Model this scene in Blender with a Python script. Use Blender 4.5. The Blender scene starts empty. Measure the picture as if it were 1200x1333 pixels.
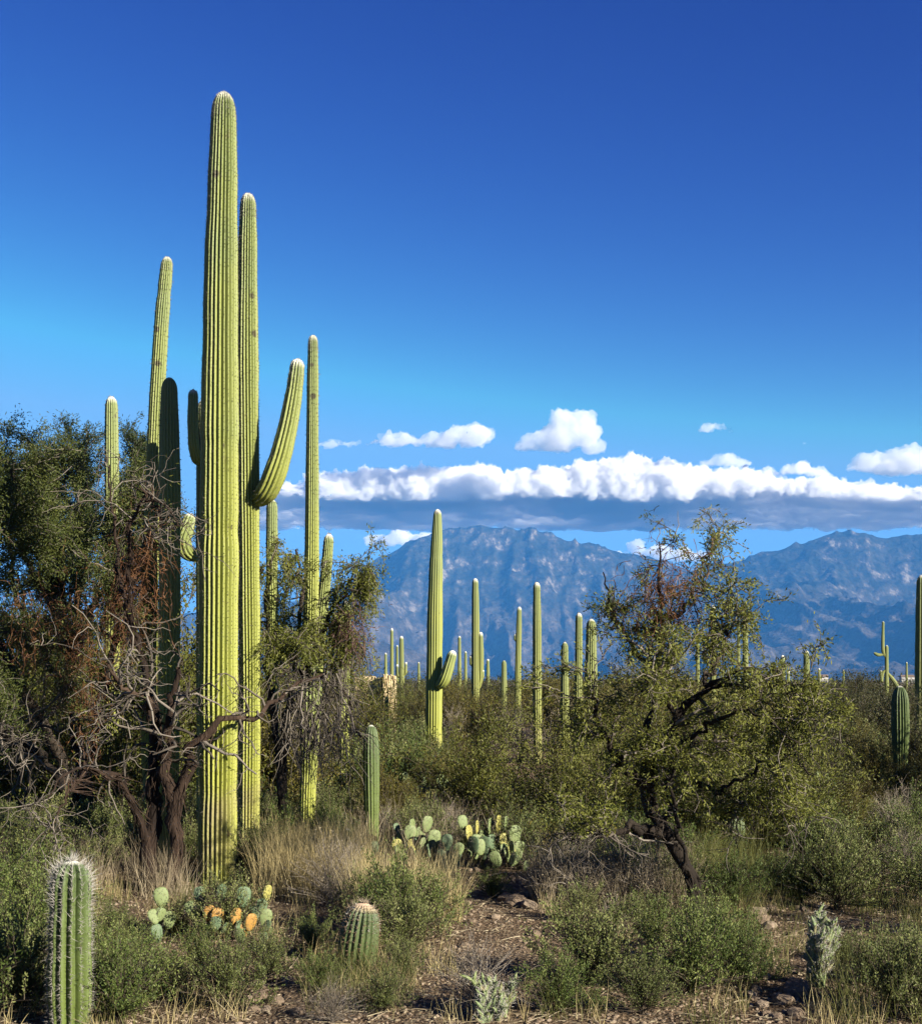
import bpy, math
import numpy as np
from mathutils import Vector, Matrix

rng = np.random.default_rng(11)
scene = bpy.context.scene
COL = scene.collection

# ------------------------------------------------------------------ camera, sky, sun, exposure
CAM_H = 1.8          # eye height, metres
FPX = 1800.0         # focal length in photograph pixels (1200 x 1333)
HZ = 885.0           # horizon row in the photograph
cam = bpy.data.cameras.new('camera')
cam.sensor_fit = 'HORIZONTAL'
cam.sensor_width = 36.0
cam.lens = 36.0 * FPX / 1200.0
cam.shift_y = (HZ - 666.5) / 1200.0
cam.clip_start = 0.05
cam.clip_end = 90000.0
cam_o = bpy.data.objects.new('camera', cam)
cam_o.location = (0, 0, CAM_H)
cam_o.rotation_euler = (math.radians(90), 0, 0)
COL.objects.link(cam_o)
scene.camera = cam_o

SUN_EL = math.radians(22)
SUN_AZ = math.radians(129)      # clockwise from +Y (view direction): behind the camera, to the right
world = bpy.data.worlds.new('World')
scene.world = world
world.use_nodes = True
wn = world.node_tree.nodes
wl = world.node_tree.links
wn.clear()
sky = wn.new('ShaderNodeTexSky')
sky.sky_type = 'NISHITA'
sky.sun_disc = False
sky.sun_elevation = SUN_EL
sky.sun_rotation = SUN_AZ
sky.altitude = 900
sky.air_density = 0.75
sky.dust_density = 0.0
sky.ozone_density = 3.5
hsv = wn.new('ShaderNodeHueSaturation')
hsv.inputs['Saturation'].default_value = 1.2
# deepen the blue as a polarised exposure does: each channel gains contrast about a reference level
sepc = wn.new('ShaderNodeSeparateColor'); comb = wn.new('ShaderNodeCombineColor')
wl.new(sky.outputs[0], hsv.inputs['Color']); wl.new(hsv.outputs[0], sepc.inputs[0])
for k, (ex, ref, gain, cap_) in enumerate(((2.2, 0.461, 0.281, 0.90), (3.2, 1.465, 0.698, 2.27), (1.46, 3.51, 2.617, 5.5))):
    c_ = wn.new('ShaderNodeMath'); c_.operation = 'MINIMUM'; c_.inputs[1].default_value = cap_
    d_ = wn.new('ShaderNodeMath'); d_.operation = 'DIVIDE'; d_.inputs[1].default_value = ref
    p_ = wn.new('ShaderNodeMath'); p_.operation = 'POWER'; p_.inputs[1].default_value = ex
    m_ = wn.new('ShaderNodeMath'); m_.operation = 'MULTIPLY'; m_.inputs[1].default_value = gain
    wl.new(sepc.outputs[k], c_.inputs[0]); wl.new(c_.outputs[0], d_.inputs[0]); wl.new(d_.outputs[0], p_.inputs[0]); wl.new(p_.outputs[0], m_.inputs[0]); wl.new(m_.outputs[0], comb.inputs[k])
bg = wn.new('ShaderNodeBackground')
bg.inputs['Strength'].default_value = 0.05
wo = wn.new('ShaderNodeOutputWorld')
wl.new(comb.outputs[0], bg.inputs['Color'])
wl.new(bg.outputs[0], wo.inputs['Surface'])

sun = bpy.data.lights.new('sun', 'SUN')
sun.energy = 5.0
sun.angle = math.radians(0.5)
sun.color = (1.0, 0.90, 0.72)
sun_o = bpy.data.objects.new('sun', sun)
SDIR = Vector((math.sin(SUN_AZ) * math.cos(SUN_EL), math.cos(SUN_AZ) * math.cos(SUN_EL), math.sin(SUN_EL)))
sun_o.rotation_euler = SDIR.to_track_quat('Z', 'Y').to_euler()
sun_o.location = (20, -20, 30)
COL.objects.link(sun_o)

scene.view_settings.view_transform = 'Standard'
scene.view_settings.look = 'None'
scene.view_settings.gamma = 1.0
scene.view_settings.use_curve_mapping = False
scene.view_settings.exposure = 1.72
scene.render.engine = 'CYCLES'
cy = scene.cycles
cy.use_denoising = True
cy.max_bounces = 16
cy.diffuse_bounces = 2
cy.transmission_bounces = 3
cy.transparent_max_bounces = 4
cy.volume_bounces = 16


# ------------------------------------------------------------------ helpers
def gh(x, y):
    """gentle relief of the desert floor"""
    x = np.asarray(x, float); y = np.asarray(y, float)
    k = np.clip(1.0 - (np.hypot(x, y) - 45.0) / 40.0, 0, 1)
    return k * (0.035 * np.sin(x * 0.9 + 1.3) * np.cos(y * 0.7) + 0.05 * np.sin(x * 0.31 + y * 0.23)
                + 0.015 * np.sin(x * 2.3 + y * 1.9 + 0.5))


def PX(px, py, Y):
    """a point at depth Y that the photograph shows at pixel (px, py)"""
    return np.array([(px - 600.0) / FPX * Y, Y, CAM_H - (py - HZ) / FPX * Y])


def GX(px, Y):
    x = (px - 600.0) / FPX * Y
    return np.array([x, Y, float(gh(x, Y))])


def link(o, parent=None, loc=None):
    COL.objects.link(o)
    if loc is not None:
        o.location = loc
    if parent is not None:
        o.parent = parent
    return o


def tag(o, label=None, cat=None, group=None, kind=None):
    if label: o['label'] = label
    if cat: o['category'] = cat
    if group: o['group'] = group
    if kind: o['kind'] = kind
    return o


def empty(name, loc, label, cat, group=None):
    o = bpy.data.objects.new(name, None)
    o.empty_display_size = 0.2
    link(o, None, Vector(loc))
    return tag(o, label, cat, group)


class Geo:
    def __init__(s):
        s.V = []; s.A = []; s.P = {3: [], 4: []}; s.M = {3: [], 4: []}; s.n = 0

    def add(s, V, polys, attr=0.0, mi=0):
        V = np.asarray(V, np.float64).reshape(-1, 3)
        a = np.broadcast_to(np.asarray(attr, float), (len(V),))
        for p in (polys if isinstance(polys, list) else [polys]):
            p = np.asarray(p, np.int64)
            if len(p) == 0: continue
            s.P[p.shape[1]].append(p + s.n)
            s.M[p.shape[1]].append(np.full(len(p), mi, np.int32))
        s.V.append(V); s.A.append(a); s.n += len(V)

    def mesh(s, name, mats, smooth=True, origin=(0, 0, 0)):
        V = np.concatenate(s.V) - np.asarray(origin, float)
        A = np.concatenate(s.A)
        loops, tot, mi = [], [], []
        for k in (3, 4):
            for p, m in zip(s.P[k], s.M[k]):
                loops.append(p.ravel()); tot.append(np.full(len(p), k, np.int32)); mi.append(m)
        loops = np.concatenate(loops).astype(np.int32); tot = np.concatenate(tot); mi = np.concatenate(mi)
        me = bpy.data.meshes.new(name)
        me.vertices.add(len(V)); me.vertices.foreach_set('co', V.astype(np.float32).ravel())
        me.loops.add(len(loops)); me.loops.foreach_set('vertex_index', loops)
        me.polygons.add(len(tot))
        st = np.concatenate([[0], np.cumsum(tot)[:-1]]).astype(np.int32)
        me.polygons.foreach_set('loop_start', st)
        if not isinstance(mats, (list, tuple)): mats = [mats]
        for m in mats: me.materials.append(m)
        me.polygons.foreach_set('material_index', mi)
        me.polygons.foreach_set('use_smooth', np.full(len(tot), smooth))
        at = me.attributes.new('var', 'FLOAT', 'POINT')
        at.data.foreach_set('value', A.astype(np.float32))
        me.update(calc_edges=True)
        return me

    def obj(s, name, mats, parent=None, smooth=True, origin=(0, 0, 0)):
        """verts given in world space; the object sits at origin (its parent's place)"""
        me = s.mesh(name, mats, smooth, origin)
        o = bpy.data.objects.new(name, me)
        if parent is None:
            return link(o, None, Vector(origin))
        return link(o, parent)


def unit(v):
    return v / np.maximum(np.linalg.norm(v, axis=-1, keepdims=True), 1e-9)


def rand_dirs(n):
    return unit(rng.normal(size=(n, 3)))


def frames(T):
    """two unit vectors across each tangent"""
    ref = np.zeros_like(T); ref[..., 0] = 1.0
    par = np.abs(T[..., 0]) > 0.9
    ref[par] = (0, 1, 0)
    B = unit(np.cross(T, ref))
    return B, np.cross(B, T)


def tubes(g, P, R, sides=3, attr=None, mi=0):
    """P (n,m,3), R (n,m): n tubes at once"""
    n, m, _ = P.shape
    T = np.gradient(P, axis=1)
    T = unit(T)
    Tm = unit(T.mean(axis=1, keepdims=True) + np.zeros_like(T))
    B, N = frames(Tm)
    B = unit(B - T * (B * T).sum(-1, keepdims=True))
    N = np.cross(B, T)
    a = np.arange(sides) * 2 * math.pi / sides
    ring = P[:, :, None, :] + R[:, :, None, None] * (np.cos(a)[None, None, :, None] * B[:, :, None, :] + np.sin(a)[None, None, :, None] * N[:, :, None, :])
    idx = np.arange(n * m * sides).reshape(n, m, sides)
    i0 = idx[:, :-1, :]; i1 = idx[:, 1:, :]
    q = np.stack([i0, np.roll(i0, -1, 2), np.roll(i1, -1, 2), i1], -1).reshape(-1, 4)
    if attr is None: attr = rng.random(n)
    g.add(ring.reshape(-1, 3), q, np.repeat(attr, m * sides), mi)


def leaves(g, P, D, L, W, attr=None, mi=0, tri=False):
    """small pointed leaves at P along D"""
    n = len(P)
    L = np.broadcast_to(L, (n,))[:, None]; W = np.broadcast_to(W, (n,))[:, None]
    S = unit(np.cross(D, rand_dirs(n)))
    if attr is None: attr = rng.random(n)
    if tri:
        V = np.stack([P - S * W * .5, P + S * W * .5, P + D * L], 1)
        f = np.arange(n * 3).reshape(n, 3); k = 3
    else:
        V = np.stack([P, P + D * L * .5 + S * W * .5, P + D * L, P + D * L * .5 - S * W * .5], 1)
        f = np.arange(n * 4).reshape(n, 4); k = 4
    g.add(V.reshape(-1, 3), f, np.repeat(attr, k), mi)


def ribbons(g, P, W, attr=None, mi=0):
    n, m, _ = P.shape
    T = unit(np.gradient(P, axis=1))
    S = unit(np.cross(T.mean(1), rand_dirs(n)))[:, None, :]
    w = np.broadcast_to(W, (n,))[:, None, None] * np.linspace(1, 0.15, m)[None, :, None] * .5
    V = np.stack([P - S * w, P + S * w], 2)
    idx = np.arange(n * m * 2).reshape(n, m, 2)
    q = np.stack([idx[:, :-1, 0], idx[:, :-1, 1], idx[:, 1:, 1], idx[:, 1:, 0]], -1).reshape(-1, 4)
    if attr is None: attr = rng.random(n)
    g.add(V.reshape(-1, 3), q, np.repeat(attr, m * 2), mi)


def grow(P0, D0, L, m=6, wig=0.25, grav=0.0):
    """n wandering branches of m points; grav > 0 droops"""
    n = len(P0)
    L = np.broadcast_to(L, (n,))
    P = np.zeros((n, m, 3)); P[:, 0] = P0
    D = unit(D0.copy())
    for i in range(1, m):
        D = unit(D + rng.normal(size=(n, 3)) * wig + np.array([0, 0, -grav]))
        P[:, i] = P[:, i - 1] + D * (L / (m - 1))[:, None]
    return P


def on_branches(P, n, t0=0.25, t1=1.0):
    """n random places on a batch of branches: point, tangent, t, branch index"""
    k, m, _ = P.shape
    b = rng.integers(0, k, n); t = rng.uniform(t0, t1, n)
    f = t * (m - 1); i = np.minimum(f.astype(int), m - 2); u = (f - i)[:, None]
    A = P[b, i]; B = P[b, i + 1]
    return A * (1 - u) + B * u, unit(B - A), t, b


def resample(pts, n, jit=0.0):
    pts = np.asarray(pts, float)
    d = np.concatenate([[0], np.cumsum(np.linalg.norm(np.diff(pts[:, :3], axis=0), axis=1))])
    t = np.linspace(0, d[-1], n)
    # smooth by Catmull-like blending of a dense linear path
    q = np.stack([np.interp(t, d, pts[:, k]) for k in range(pts.shape[1])], 1)
    for _ in range(2):
        q[1:-1] = 0.25 * q[:-2] + 0.5 * q[1:-1] + 0.25 * q[2:]
    if jit: q[1:-1, :3] += rng.normal(size=(n - 2, 3)) * jit
    return q


# ------------------------------------------------------------------ materials
def newmat(name):
    m = bpy.data.materials.new(name); m.use_nodes = True
    nt = m.node_tree; nt.nodes.clear()
    out = nt.nodes.new('ShaderNodeOutputMaterial')
    return m, nt, nt.nodes, nt.links, out


def ramp(N, stops):
    r = N.new('ShaderNodeValToRGB')
    e = r.color_ramp.elements
    while len(e) < len(stops): e.new(0.5)
    for el, (p, c) in zip(e, stops):
        el.position = p; el.color = (*c, 1)
    return r


def leaf_mat(name, stops, trans=0.3, rough=0.6, spec=0.25):
    m, nt, N, Lk, out = newmat(name)
    at = N.new('ShaderNodeAttribute'); at.attribute_name = 'var'
    oi = N.new('ShaderNodeObjectInfo')
    mx = N.new('ShaderNodeMath'); mx.operation = 'MULTIPLY_ADD'
    mx.inputs[1].default_value = 0.25; Lk.new(oi.outputs['Random'], mx.inputs[0])
    sc = N.new('ShaderNodeMath'); sc.operation = 'MULTIPLY'; sc.inputs[1].default_value = 0.8
    Lk.new(at.outputs['Fac'], sc.inputs[0]); Lk.new(sc.outputs[0], mx.inputs[2])
    r = ramp(N, stops); Lk.new(mx.outputs[0], r.inputs[0])
    b = N.new('ShaderNodeBsdfPrincipled'); b.inputs['Roughness'].default_value = rough
    b.inputs['Specular IOR Level'].default_value = spec
    t = N.new('ShaderNodeBsdfTranslucent')
    Lk.new(r.outputs[0], b.inputs['Base Color']); Lk.new(r.outputs[0], t.inputs['Color'])
    mix = N.new('ShaderNodeMixShader'); mix.inputs[0].default_value = trans
    Lk.new(b.outputs[0], mix.inputs[1]); Lk.new(t.outputs[0], mix.inputs[2])
    Lk.new(mix.outputs[0], out.inputs['Surface'])
    return m


def plain_mat(name, stops, rough=0.8, noise_scale=8.0, bump=0.3, bump_scale=40.0, stretch=(1, 1, 1), use_var=0.3):
    m, nt, N, Lk, out = newmat(name)
    tc = N.new('ShaderNodeTexCoord'); mp = N.new('ShaderNodeMapping'); mp.inputs['Scale'].default_value = stretch
    Lk.new(tc.outputs['Object'], mp.inputs[0])
    n1 = N.new('ShaderNodeTexNoise'); n1.inputs['Scale'].default_value = noise_scale; n1.inputs['Detail'].default_value = 6
    Lk.new(mp.outputs[0], n1.inputs['Vector'])
    at = N.new('ShaderNodeAttribute'); at.attribute_name = 'var'
    mx = N.new('ShaderNodeMix'); mx.data_type = 'FLOAT'; mx.inputs[0].default_value = use_var
    Lk.new(n1.outputs['Fac'], mx.inputs[2]); Lk.new(at.outputs['Fac'], mx.inputs[3])
    r = ramp(N, stops); Lk.new(mx.outputs[0], r.inputs[0])
    b = N.new('ShaderNodeBsdfPrincipled'); b.inputs['Roughness'].default_value = rough
    b.inputs['Specular IOR Level'].default_value = 0.2
    Lk.new(r.outputs[0], b.inputs['Base Color'])
    n2 = N.new('ShaderNodeTexNoise'); n2.inputs['Scale'].default_value = bump_scale; n2.inputs['Detail'].default_value = 5
    Lk.new(mp.outputs[0], n2.inputs['Vector'])
    bp = N.new('ShaderNodeBump'); bp.inputs['Strength'].default_value = bump; bp.inputs['Distance'].default_value = 0.02
    Lk.new(n2.outputs['Fac'], bp.inputs['Height']); Lk.new(bp.outputs[0], b.inputs['Normal'])
    Lk.new(b.outputs[0], out.inputs['Surface'])
    return m


def cactus_mat(name, young, old, wool=(0.62, 0.61, 0.57), stain=(0.16, 0.13, 0.07), scar=0.5, pit=(2.6, 0.105, 0.07, (0.035, 0.025, 0.016))):
    """'var' runs 0 at the foot to 1 at the growing tip, 2 where white wool covers it"""
    m, nt, N, Lk, out = newmat(name)
    at = N.new('ShaderNodeAttribute'); at.attribute_name = 'var'
    tc = N.new('ShaderNodeTexCoord')
    n0 = N.new('ShaderNodeTexNoise'); n0.inputs['Scale'].default_value = 2.2; n0.inputs['Detail'].default_value = 5
    Lk.new(tc.outputs['Object'], n0.inputs['Vector'])
    ad = N.new('ShaderNodeMath'); ad.operation = 'MULTIPLY_ADD'; ad.inputs[1].default_value = 0.7; ad.inputs[2].default_value = -0.35
    Lk.new(n0.outputs['Fac'], ad.inputs[0])
    a2 = N.new('ShaderNodeMath'); a2.operation = 'ADD'; Lk.new(ad.outputs[0], a2.inputs[0]); Lk.new(at.outputs['Fac'], a2.inputs[1])
    r = ramp(N, [(0.0, old), (0.55, tuple(0.5 * (a + b) for a, b in zip(old, young))), (1.0, young)])
    Lk.new(a2.outputs[0], r.inputs[0])
    # corky scars and stains
    n1 = N.new('ShaderNodeTexNoise'); n1.inputs['Scale'].default_value = 7.0; n1.inputs['Detail'].default_value = 8; n1.inputs['Roughness'].default_value = 0.65
    Lk.new(tc.outputs['Object'], n1.inputs['Vector'])
    mr = N.new('ShaderNodeMapRange'); mr.inputs[1].default_value = 0.62; mr.inputs[2].default_value = 0.74; mr.inputs[4].default_value = scar
    Lk.new(n1.outputs['Fac'], mr.inputs[0])
    m1 = N.new('ShaderNodeMix'); m1.data_type = 'RGBA'
    Lk.new(mr.outputs[0], m1.inputs[0]); Lk.new(r.outputs[0], m1.inputs[6]); m1.inputs[7].default_value = (*stain, 1)
    # grey corky foot
    mf = N.new('ShaderNodeMapRange'); mf.inputs[1].default_value = 0.16; mf.inputs[2].default_value = -0.04; mf.inputs[4].default_value = 0.75
    Lk.new(a2.outputs[0], mf.inputs[0])
    mk = N.new('ShaderNodeMix'); mk.data_type = 'RGBA'
    Lk.new(mf.outputs[0], mk.inputs[0]); Lk.new(m1.outputs[2], mk.inputs[6]); mk.inputs[7].default_value = (0.15, 0.125, 0.075, 1)
    # old woodpecker pits and scabs
    vo = N.new('ShaderNodeTexVoronoi'); vo.inputs['Scale'].default_value = pit[0]
    Lk.new(tc.outputs['Object'], vo.inputs['Vector'])
    mv = N.new('ShaderNodeMapRange'); mv.inputs[1].default_value = pit[1]; mv.inputs[2].default_value = pit[2]; mv.inputs[4].default_value = 0.85
    Lk.new(vo.outputs['Distance'], mv.inputs[0])
    m1 = N.new('ShaderNodeMix'); m1.data_type = 'RGBA'
    Lk.new(mv.outputs[0], m1.inputs[0]); Lk.new(mk.outputs[2], m1.inputs[6]); m1.inputs[7].default_value = (*pit[3], 1)
    # wool at the tip
    mw = N.new('ShaderNodeMapRange'); mw.inputs[1].default_value = 1.1; mw.inputs[2].default_value = 2.0
    Lk.new(at.outputs['Fac'], mw.inputs[0])
    m2 = N.new('ShaderNodeMix'); m2.data_type = 'RGBA'
    Lk.new(mw.outputs[0], m2.inputs[0]); Lk.new(m1.outputs[2], m2.inputs[6]); m2.inputs[7].default_value = (*wool, 1)
    b = N.new('ShaderNodeBsdfPrincipled'); b.inputs['Roughness'].default_value = 0.55
    b.inputs['Specular IOR Level'].default_value = 0.3
    Lk.new(m2.outputs[2], b.inputs['Base Color'])
    n2 = N.new('ShaderNodeTexNoise'); n2.inputs['Scale'].default_value = 60.0; n2.inputs['Detail'].default_value = 4
    Lk.new(tc.outputs['Object'], n2.inputs['Vector'])
    bp = N.new('ShaderNodeBump'); bp.inputs['Strength'].default_value = 0.25; bp.inputs['Distance'].default_value = 0.01
    Lk.new(n2.outputs['Fac'], bp.inputs['Height']); Lk.new(bp.outputs[0], b.inputs['Normal'])
    Lk.new(b.outputs[0], out.inputs['Surface'])
    return m


M = {}
M['saguaro'] = cactus_mat('saguaro skin', (0.1260, 0.1579, 0.0605), (0.2201, 0.2335, 0.0386))
M['saguaro_far'] = cactus_mat('saguaro skin far', (0.1008, 0.1260, 0.0437), (0.1512, 0.1596, 0.0353))
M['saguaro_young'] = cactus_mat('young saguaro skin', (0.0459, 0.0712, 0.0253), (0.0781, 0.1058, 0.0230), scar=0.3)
M['barrel'] = cactus_mat('barrel cactus skin', (0.0413, 0.0643, 0.0230), (0.0552, 0.0736, 0.0230), wool=(0.45, 0.33, 0.24))
M['spine'] = leaf_mat('spines', [(0, (0.0459, 0.0391, 0.0322)), (0.6, (0.1379, 0.1241, 0.1011)), (1, (0.2528, 0.2390, 0.2114))], 0.1)
M['spine_white'] = leaf_mat('pale spines', [(0, (0.2171, 0.2043, 0.1851)), (1, (0.4213, 0.4086, 0.3830))], 0.2)
M['spine_pink'] = leaf_mat('pinkish spines', [(0, (0.1379, 0.0827, 0.0552)), (0.6, (0.2298, 0.1655, 0.1103)), (1, (0.2988, 0.2528, 0.1930))], 0.2)
M['pad'] = cactus_mat('prickly pear skin', (0.1103, 0.1488, 0.0717), (0.1214, 0.1544, 0.0551), scar=0.35, pit=(9.0, 0.20, 0.12, (0.1680, 0.1260, 0.0714)))
M['pad_blue'] = cactus_mat('blue-green prickly pear skin', (0.0643, 0.1058, 0.0597), (0.0736, 0.1103, 0.0552), scar=0.3, pit=(9.0, 0.20, 0.12, (0.1680, 0.1260, 0.0714)))
M['pad_dead'] = cactus_mat('dying prickly pear skin', (0.2528, 0.1517, 0.0230), (0.2298, 0.1195, 0.0368), stain=(0.25, 0.14, 0.06), scar=0.8, pit=(9.0, 0.20, 0.12, (0.1680, 0.1260, 0.0714)))
M['pad_yellow'] = cactus_mat('yellowed prickly pear skin', (0.2207, 0.2096, 0.0551), (0.2317, 0.2207, 0.0662), scar=0.4, pit=(9.0, 0.20, 0.12, (0.1680, 0.1260, 0.0714)))
M['leaf_paloverde'] = leaf_mat('palo verde leaves', [(0, (0.0185, 0.0277, 0.0067)), (0.5, (0.0462, 0.0622, 0.0143)), (1, (0.0882, 0.1008, 0.0252))], 0.3)
M['leaf_pine'] = leaf_mat('ironwood leaves', [(0, (0.0134, 0.0235, 0.0092)), (0.6, (0.0319, 0.0487, 0.0160)), (1, (0.0630, 0.0798, 0.0252))], 0.25)
M['leaf_mesquite'] = leaf_mat('mesquite leaves', [(0, (0.0336, 0.0420, 0.0084)), (0.5, (0.0806, 0.0907, 0.0168)), (1, (0.1386, 0.1411, 0.0286))], 0.35)
M['leaf_drape'] = leaf_mat('draping pale leaves', [(0, (0.0437, 0.0546, 0.0109)), (0.5, (0.1048, 0.1179, 0.0218)), (1, (0.1802, 0.1835, 0.0371))], 0.35)
M['leaf_creosote'] = leaf_mat('creosote leaves', [(0, (0.0307, 0.0314, 0.0071)), (0.5, (0.0803, 0.0733, 0.0145)), (1, (0.1533, 0.1294, 0.0240))], 0.3)
M['leaf_creosote_dark'] = leaf_mat('dull creosote leaves', [(0, (0.0156, 0.0188, 0.0065)), (0.5, (0.0344, 0.0381, 0.0115)), (1, (0.0685, 0.0662, 0.0212))], 0.25)
M['leaf_bursage'] = leaf_mat('bursage leaves', [(0, (0.0375, 0.0517, 0.0150)), (0.5, (0.0876, 0.1077, 0.0317)), (0.85, (0.1755, 0.1914, 0.0689)), (1, (0.2808, 0.2871, 0.1309))], 0.3)
M['leaf_green'] = leaf_mat('fresh green leaves', [(0, (0.0274, 0.0470, 0.0103)), (0.5, (0.0664, 0.0978, 0.0219)), (0.85, (0.1330, 0.1593, 0.0464)), (1, (0.2128, 0.2389, 0.0882))], 0.3)
M['leaf_yellow'] = leaf_mat('yellowing leaves', [(0, (0.0736, 0.0597, 0.0092)), (0.5, (0.1287, 0.1103, 0.0161)), (1, (0.1839, 0.1562, 0.0276))], 0.35)
M['straw'] = leaf_mat('dry grass', [(0, (0.1583, 0.1228, 0.0538)), (0.5, (0.3166, 0.2622, 0.1303)), (1, (0.4590, 0.4016, 0.2225))], 0.3)
M['straw_grey'] = leaf_mat('grey dry twigs', [(0, (0.0920, 0.0717, 0.0475)), (0.5, (0.1897, 0.1554, 0.1057)), (1, (0.2873, 0.2510, 0.1745))], 0.2)
M['grass'] = leaf_mat('green grass', [(0, (0.0459, 0.0552, 0.0138)), (0.5, (0.0919, 0.1011, 0.0276)), (1, (0.1655, 0.1562, 0.0552))], 0.35)
M['bark'] = plain_mat('dark bark', [(0.25, (0.0065, 0.0046, 0.0037)), (0.55, (0.0207, 0.0156, 0.0119)), (0.8, (0.0552, 0.0437, 0.0344))], 0.9, 9, 0.8, 50, (1, 1, 0.3))
M['bark_red'] = plain_mat('shaggy reddish bark', [(0.25, (0.0073, 0.0046, 0.0037)), (0.55, (0.0253, 0.0156, 0.0110)), (0.8, (0.0690, 0.0459, 0.0322))], 0.9, 14, 0.9, 60, (1, 1, 0.15))
M['twig'] = plain_mat('grey twigs', [(0.2, (0.0276, 0.0230, 0.0193)), (0.55, (0.0874, 0.0759, 0.0643)), (0.85, (0.1655, 0.1471, 0.1287))], 0.85, 9, 0.3, 60, (1, 1, 1), 0.6)
M['twig_pale'] = plain_mat('pale dry twigs', [(0.2, (0.0523, 0.0438, 0.0367)), (0.55, (0.1660, 0.1441, 0.1222)), (0.85, (0.3144, 0.2795, 0.2445))], 0.85, 9, 0.3, 60, (1, 1, 1), 0.6)
M['stem'] = plain_mat('shrub stems', [(0.2, (0.0207, 0.0156, 0.0119)), (0.55, (0.0552, 0.0437, 0.0322)), (0.85, (0.1149, 0.0965, 0.0736))], 0.85, 9, 0.3, 60, (1, 1, 1), 0.6)
M['mistletoe'] = leaf_mat('mistletoe', [(0, (0.0322, 0.0129, 0.0065)), (0.5, (0.0736, 0.0312, 0.0138)), (1, (0.1379, 0.0690, 0.0276))], 0.2)
M['mistletoe_purple'] = leaf_mat('purple mistletoe', [(0, (0.0322, 0.0138, 0.0138)), (0.5, (0.0690, 0.0344, 0.0322)), (1, (0.1195, 0.0736, 0.0643))], 0.2)
M['rock'] = plain_mat('desert rock', [(0.25, (0.0883, 0.0634, 0.0442)), (0.55, (0.1820, 0.1406, 0.1048)), (0.85, (0.2868, 0.2372, 0.1875))], 0.9, 6, 0.5, 30)
M['adobe'] = plain_mat('adobe wall', [(0.25, (0.2752, 0.2011, 0.1159)), (0.55, (0.3973, 0.3218, 0.1955)), (0.85, (0.4891, 0.4263, 0.2750))], 0.95, 1.6, 0.5, 12)
M['white_paint'] = plain_mat('white house paint', [(0, (0.3217, 0.3126, 0.2942)), (1, (0.3678, 0.3631, 0.3494))], 0.8, 1, 0.1, 4)


def ground_mat():
    m, nt, N, Lk, out = newmat('desert floor')
    tc = N.new('ShaderNodeTexCoord')
    n1 = N.new('ShaderNodeTexNoise'); n1.inputs['Scale'].default_value = 0.9; n1.inputs['Detail'].default_value = 8
    n2 = N.new('ShaderNodeTexNoise'); n2.inputs['Scale'].default_value = 26; n2.inputs['Detail'].default_value = 6; n2.inputs['Roughness'].default_value = 0.7
    vo = N.new('ShaderNodeTexVoronoi'); vo.inputs['Scale'].default_value = 45
    for n in (n1, n2, vo): Lk.new(tc.outputs['Object'], n.inputs['Vector'])
    mx = N.new('ShaderNodeMix'); mx.data_type = 'FLOAT'; mx.inputs[0].default_value = 0.5
    Lk.new(n1.outputs['Fac'], mx.inputs[2]); Lk.new(n2.outputs['Fac'], mx.inputs[3])
    r = ramp(N, [(0.3, (0.0645, 0.0446, 0.0288)), (0.5, (0.1339, 0.0967, 0.0645)), (0.7, (0.1984, 0.1537, 0.1066))])
    Lk.new(mx.outputs[0], r.inputs[0])
    hs = N.new('ShaderNodeMix'); hs.data_type = 'RGBA'; hs.blend_type = 'MULTIPLY'; hs.inputs[0].default_value = 0.45
    bw = ramp(N, [(0.0, (0.2727, 0.2579, 0.2480)), (1.0, (1.25, 1.2, 1.15))])
    sp = N.new('ShaderNodeSeparateColor'); Lk.new(vo.outputs['Color'], sp.inputs[0]); Lk.new(sp.outputs[0], bw.inputs[0])
    Lk.new(r.outputs[0], hs.inputs[6]); Lk.new(bw.outputs[0], hs.inputs[7])
    b = N.new('ShaderNodeBsdfPrincipled'); b.inputs['Roughness'].default_value = 0.95; b.inputs['Specular IOR Level'].default_value = 0.1
    Lk.new(hs.outputs[2], b.inputs['Base Color'])
    bp = N.new('ShaderNodeBump'); bp.inputs['Strength'].default_value = 0.9; bp.inputs['Distance'].default_value = 0.03
    ad = N.new('ShaderNodeMath'); ad.operation = 'ADD'
    Lk.new(vo.outputs['Distance'], ad.inputs[0]); Lk.new(n2.outputs['Fac'], ad.inputs[1]); Lk.new(ad.outputs[0], bp.inputs['Height'])
    Lk.new(bp.outputs[0], b.inputs['Normal'])
    Lk.new(b.outputs[0], out.inputs['Surface'])
    return m


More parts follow.
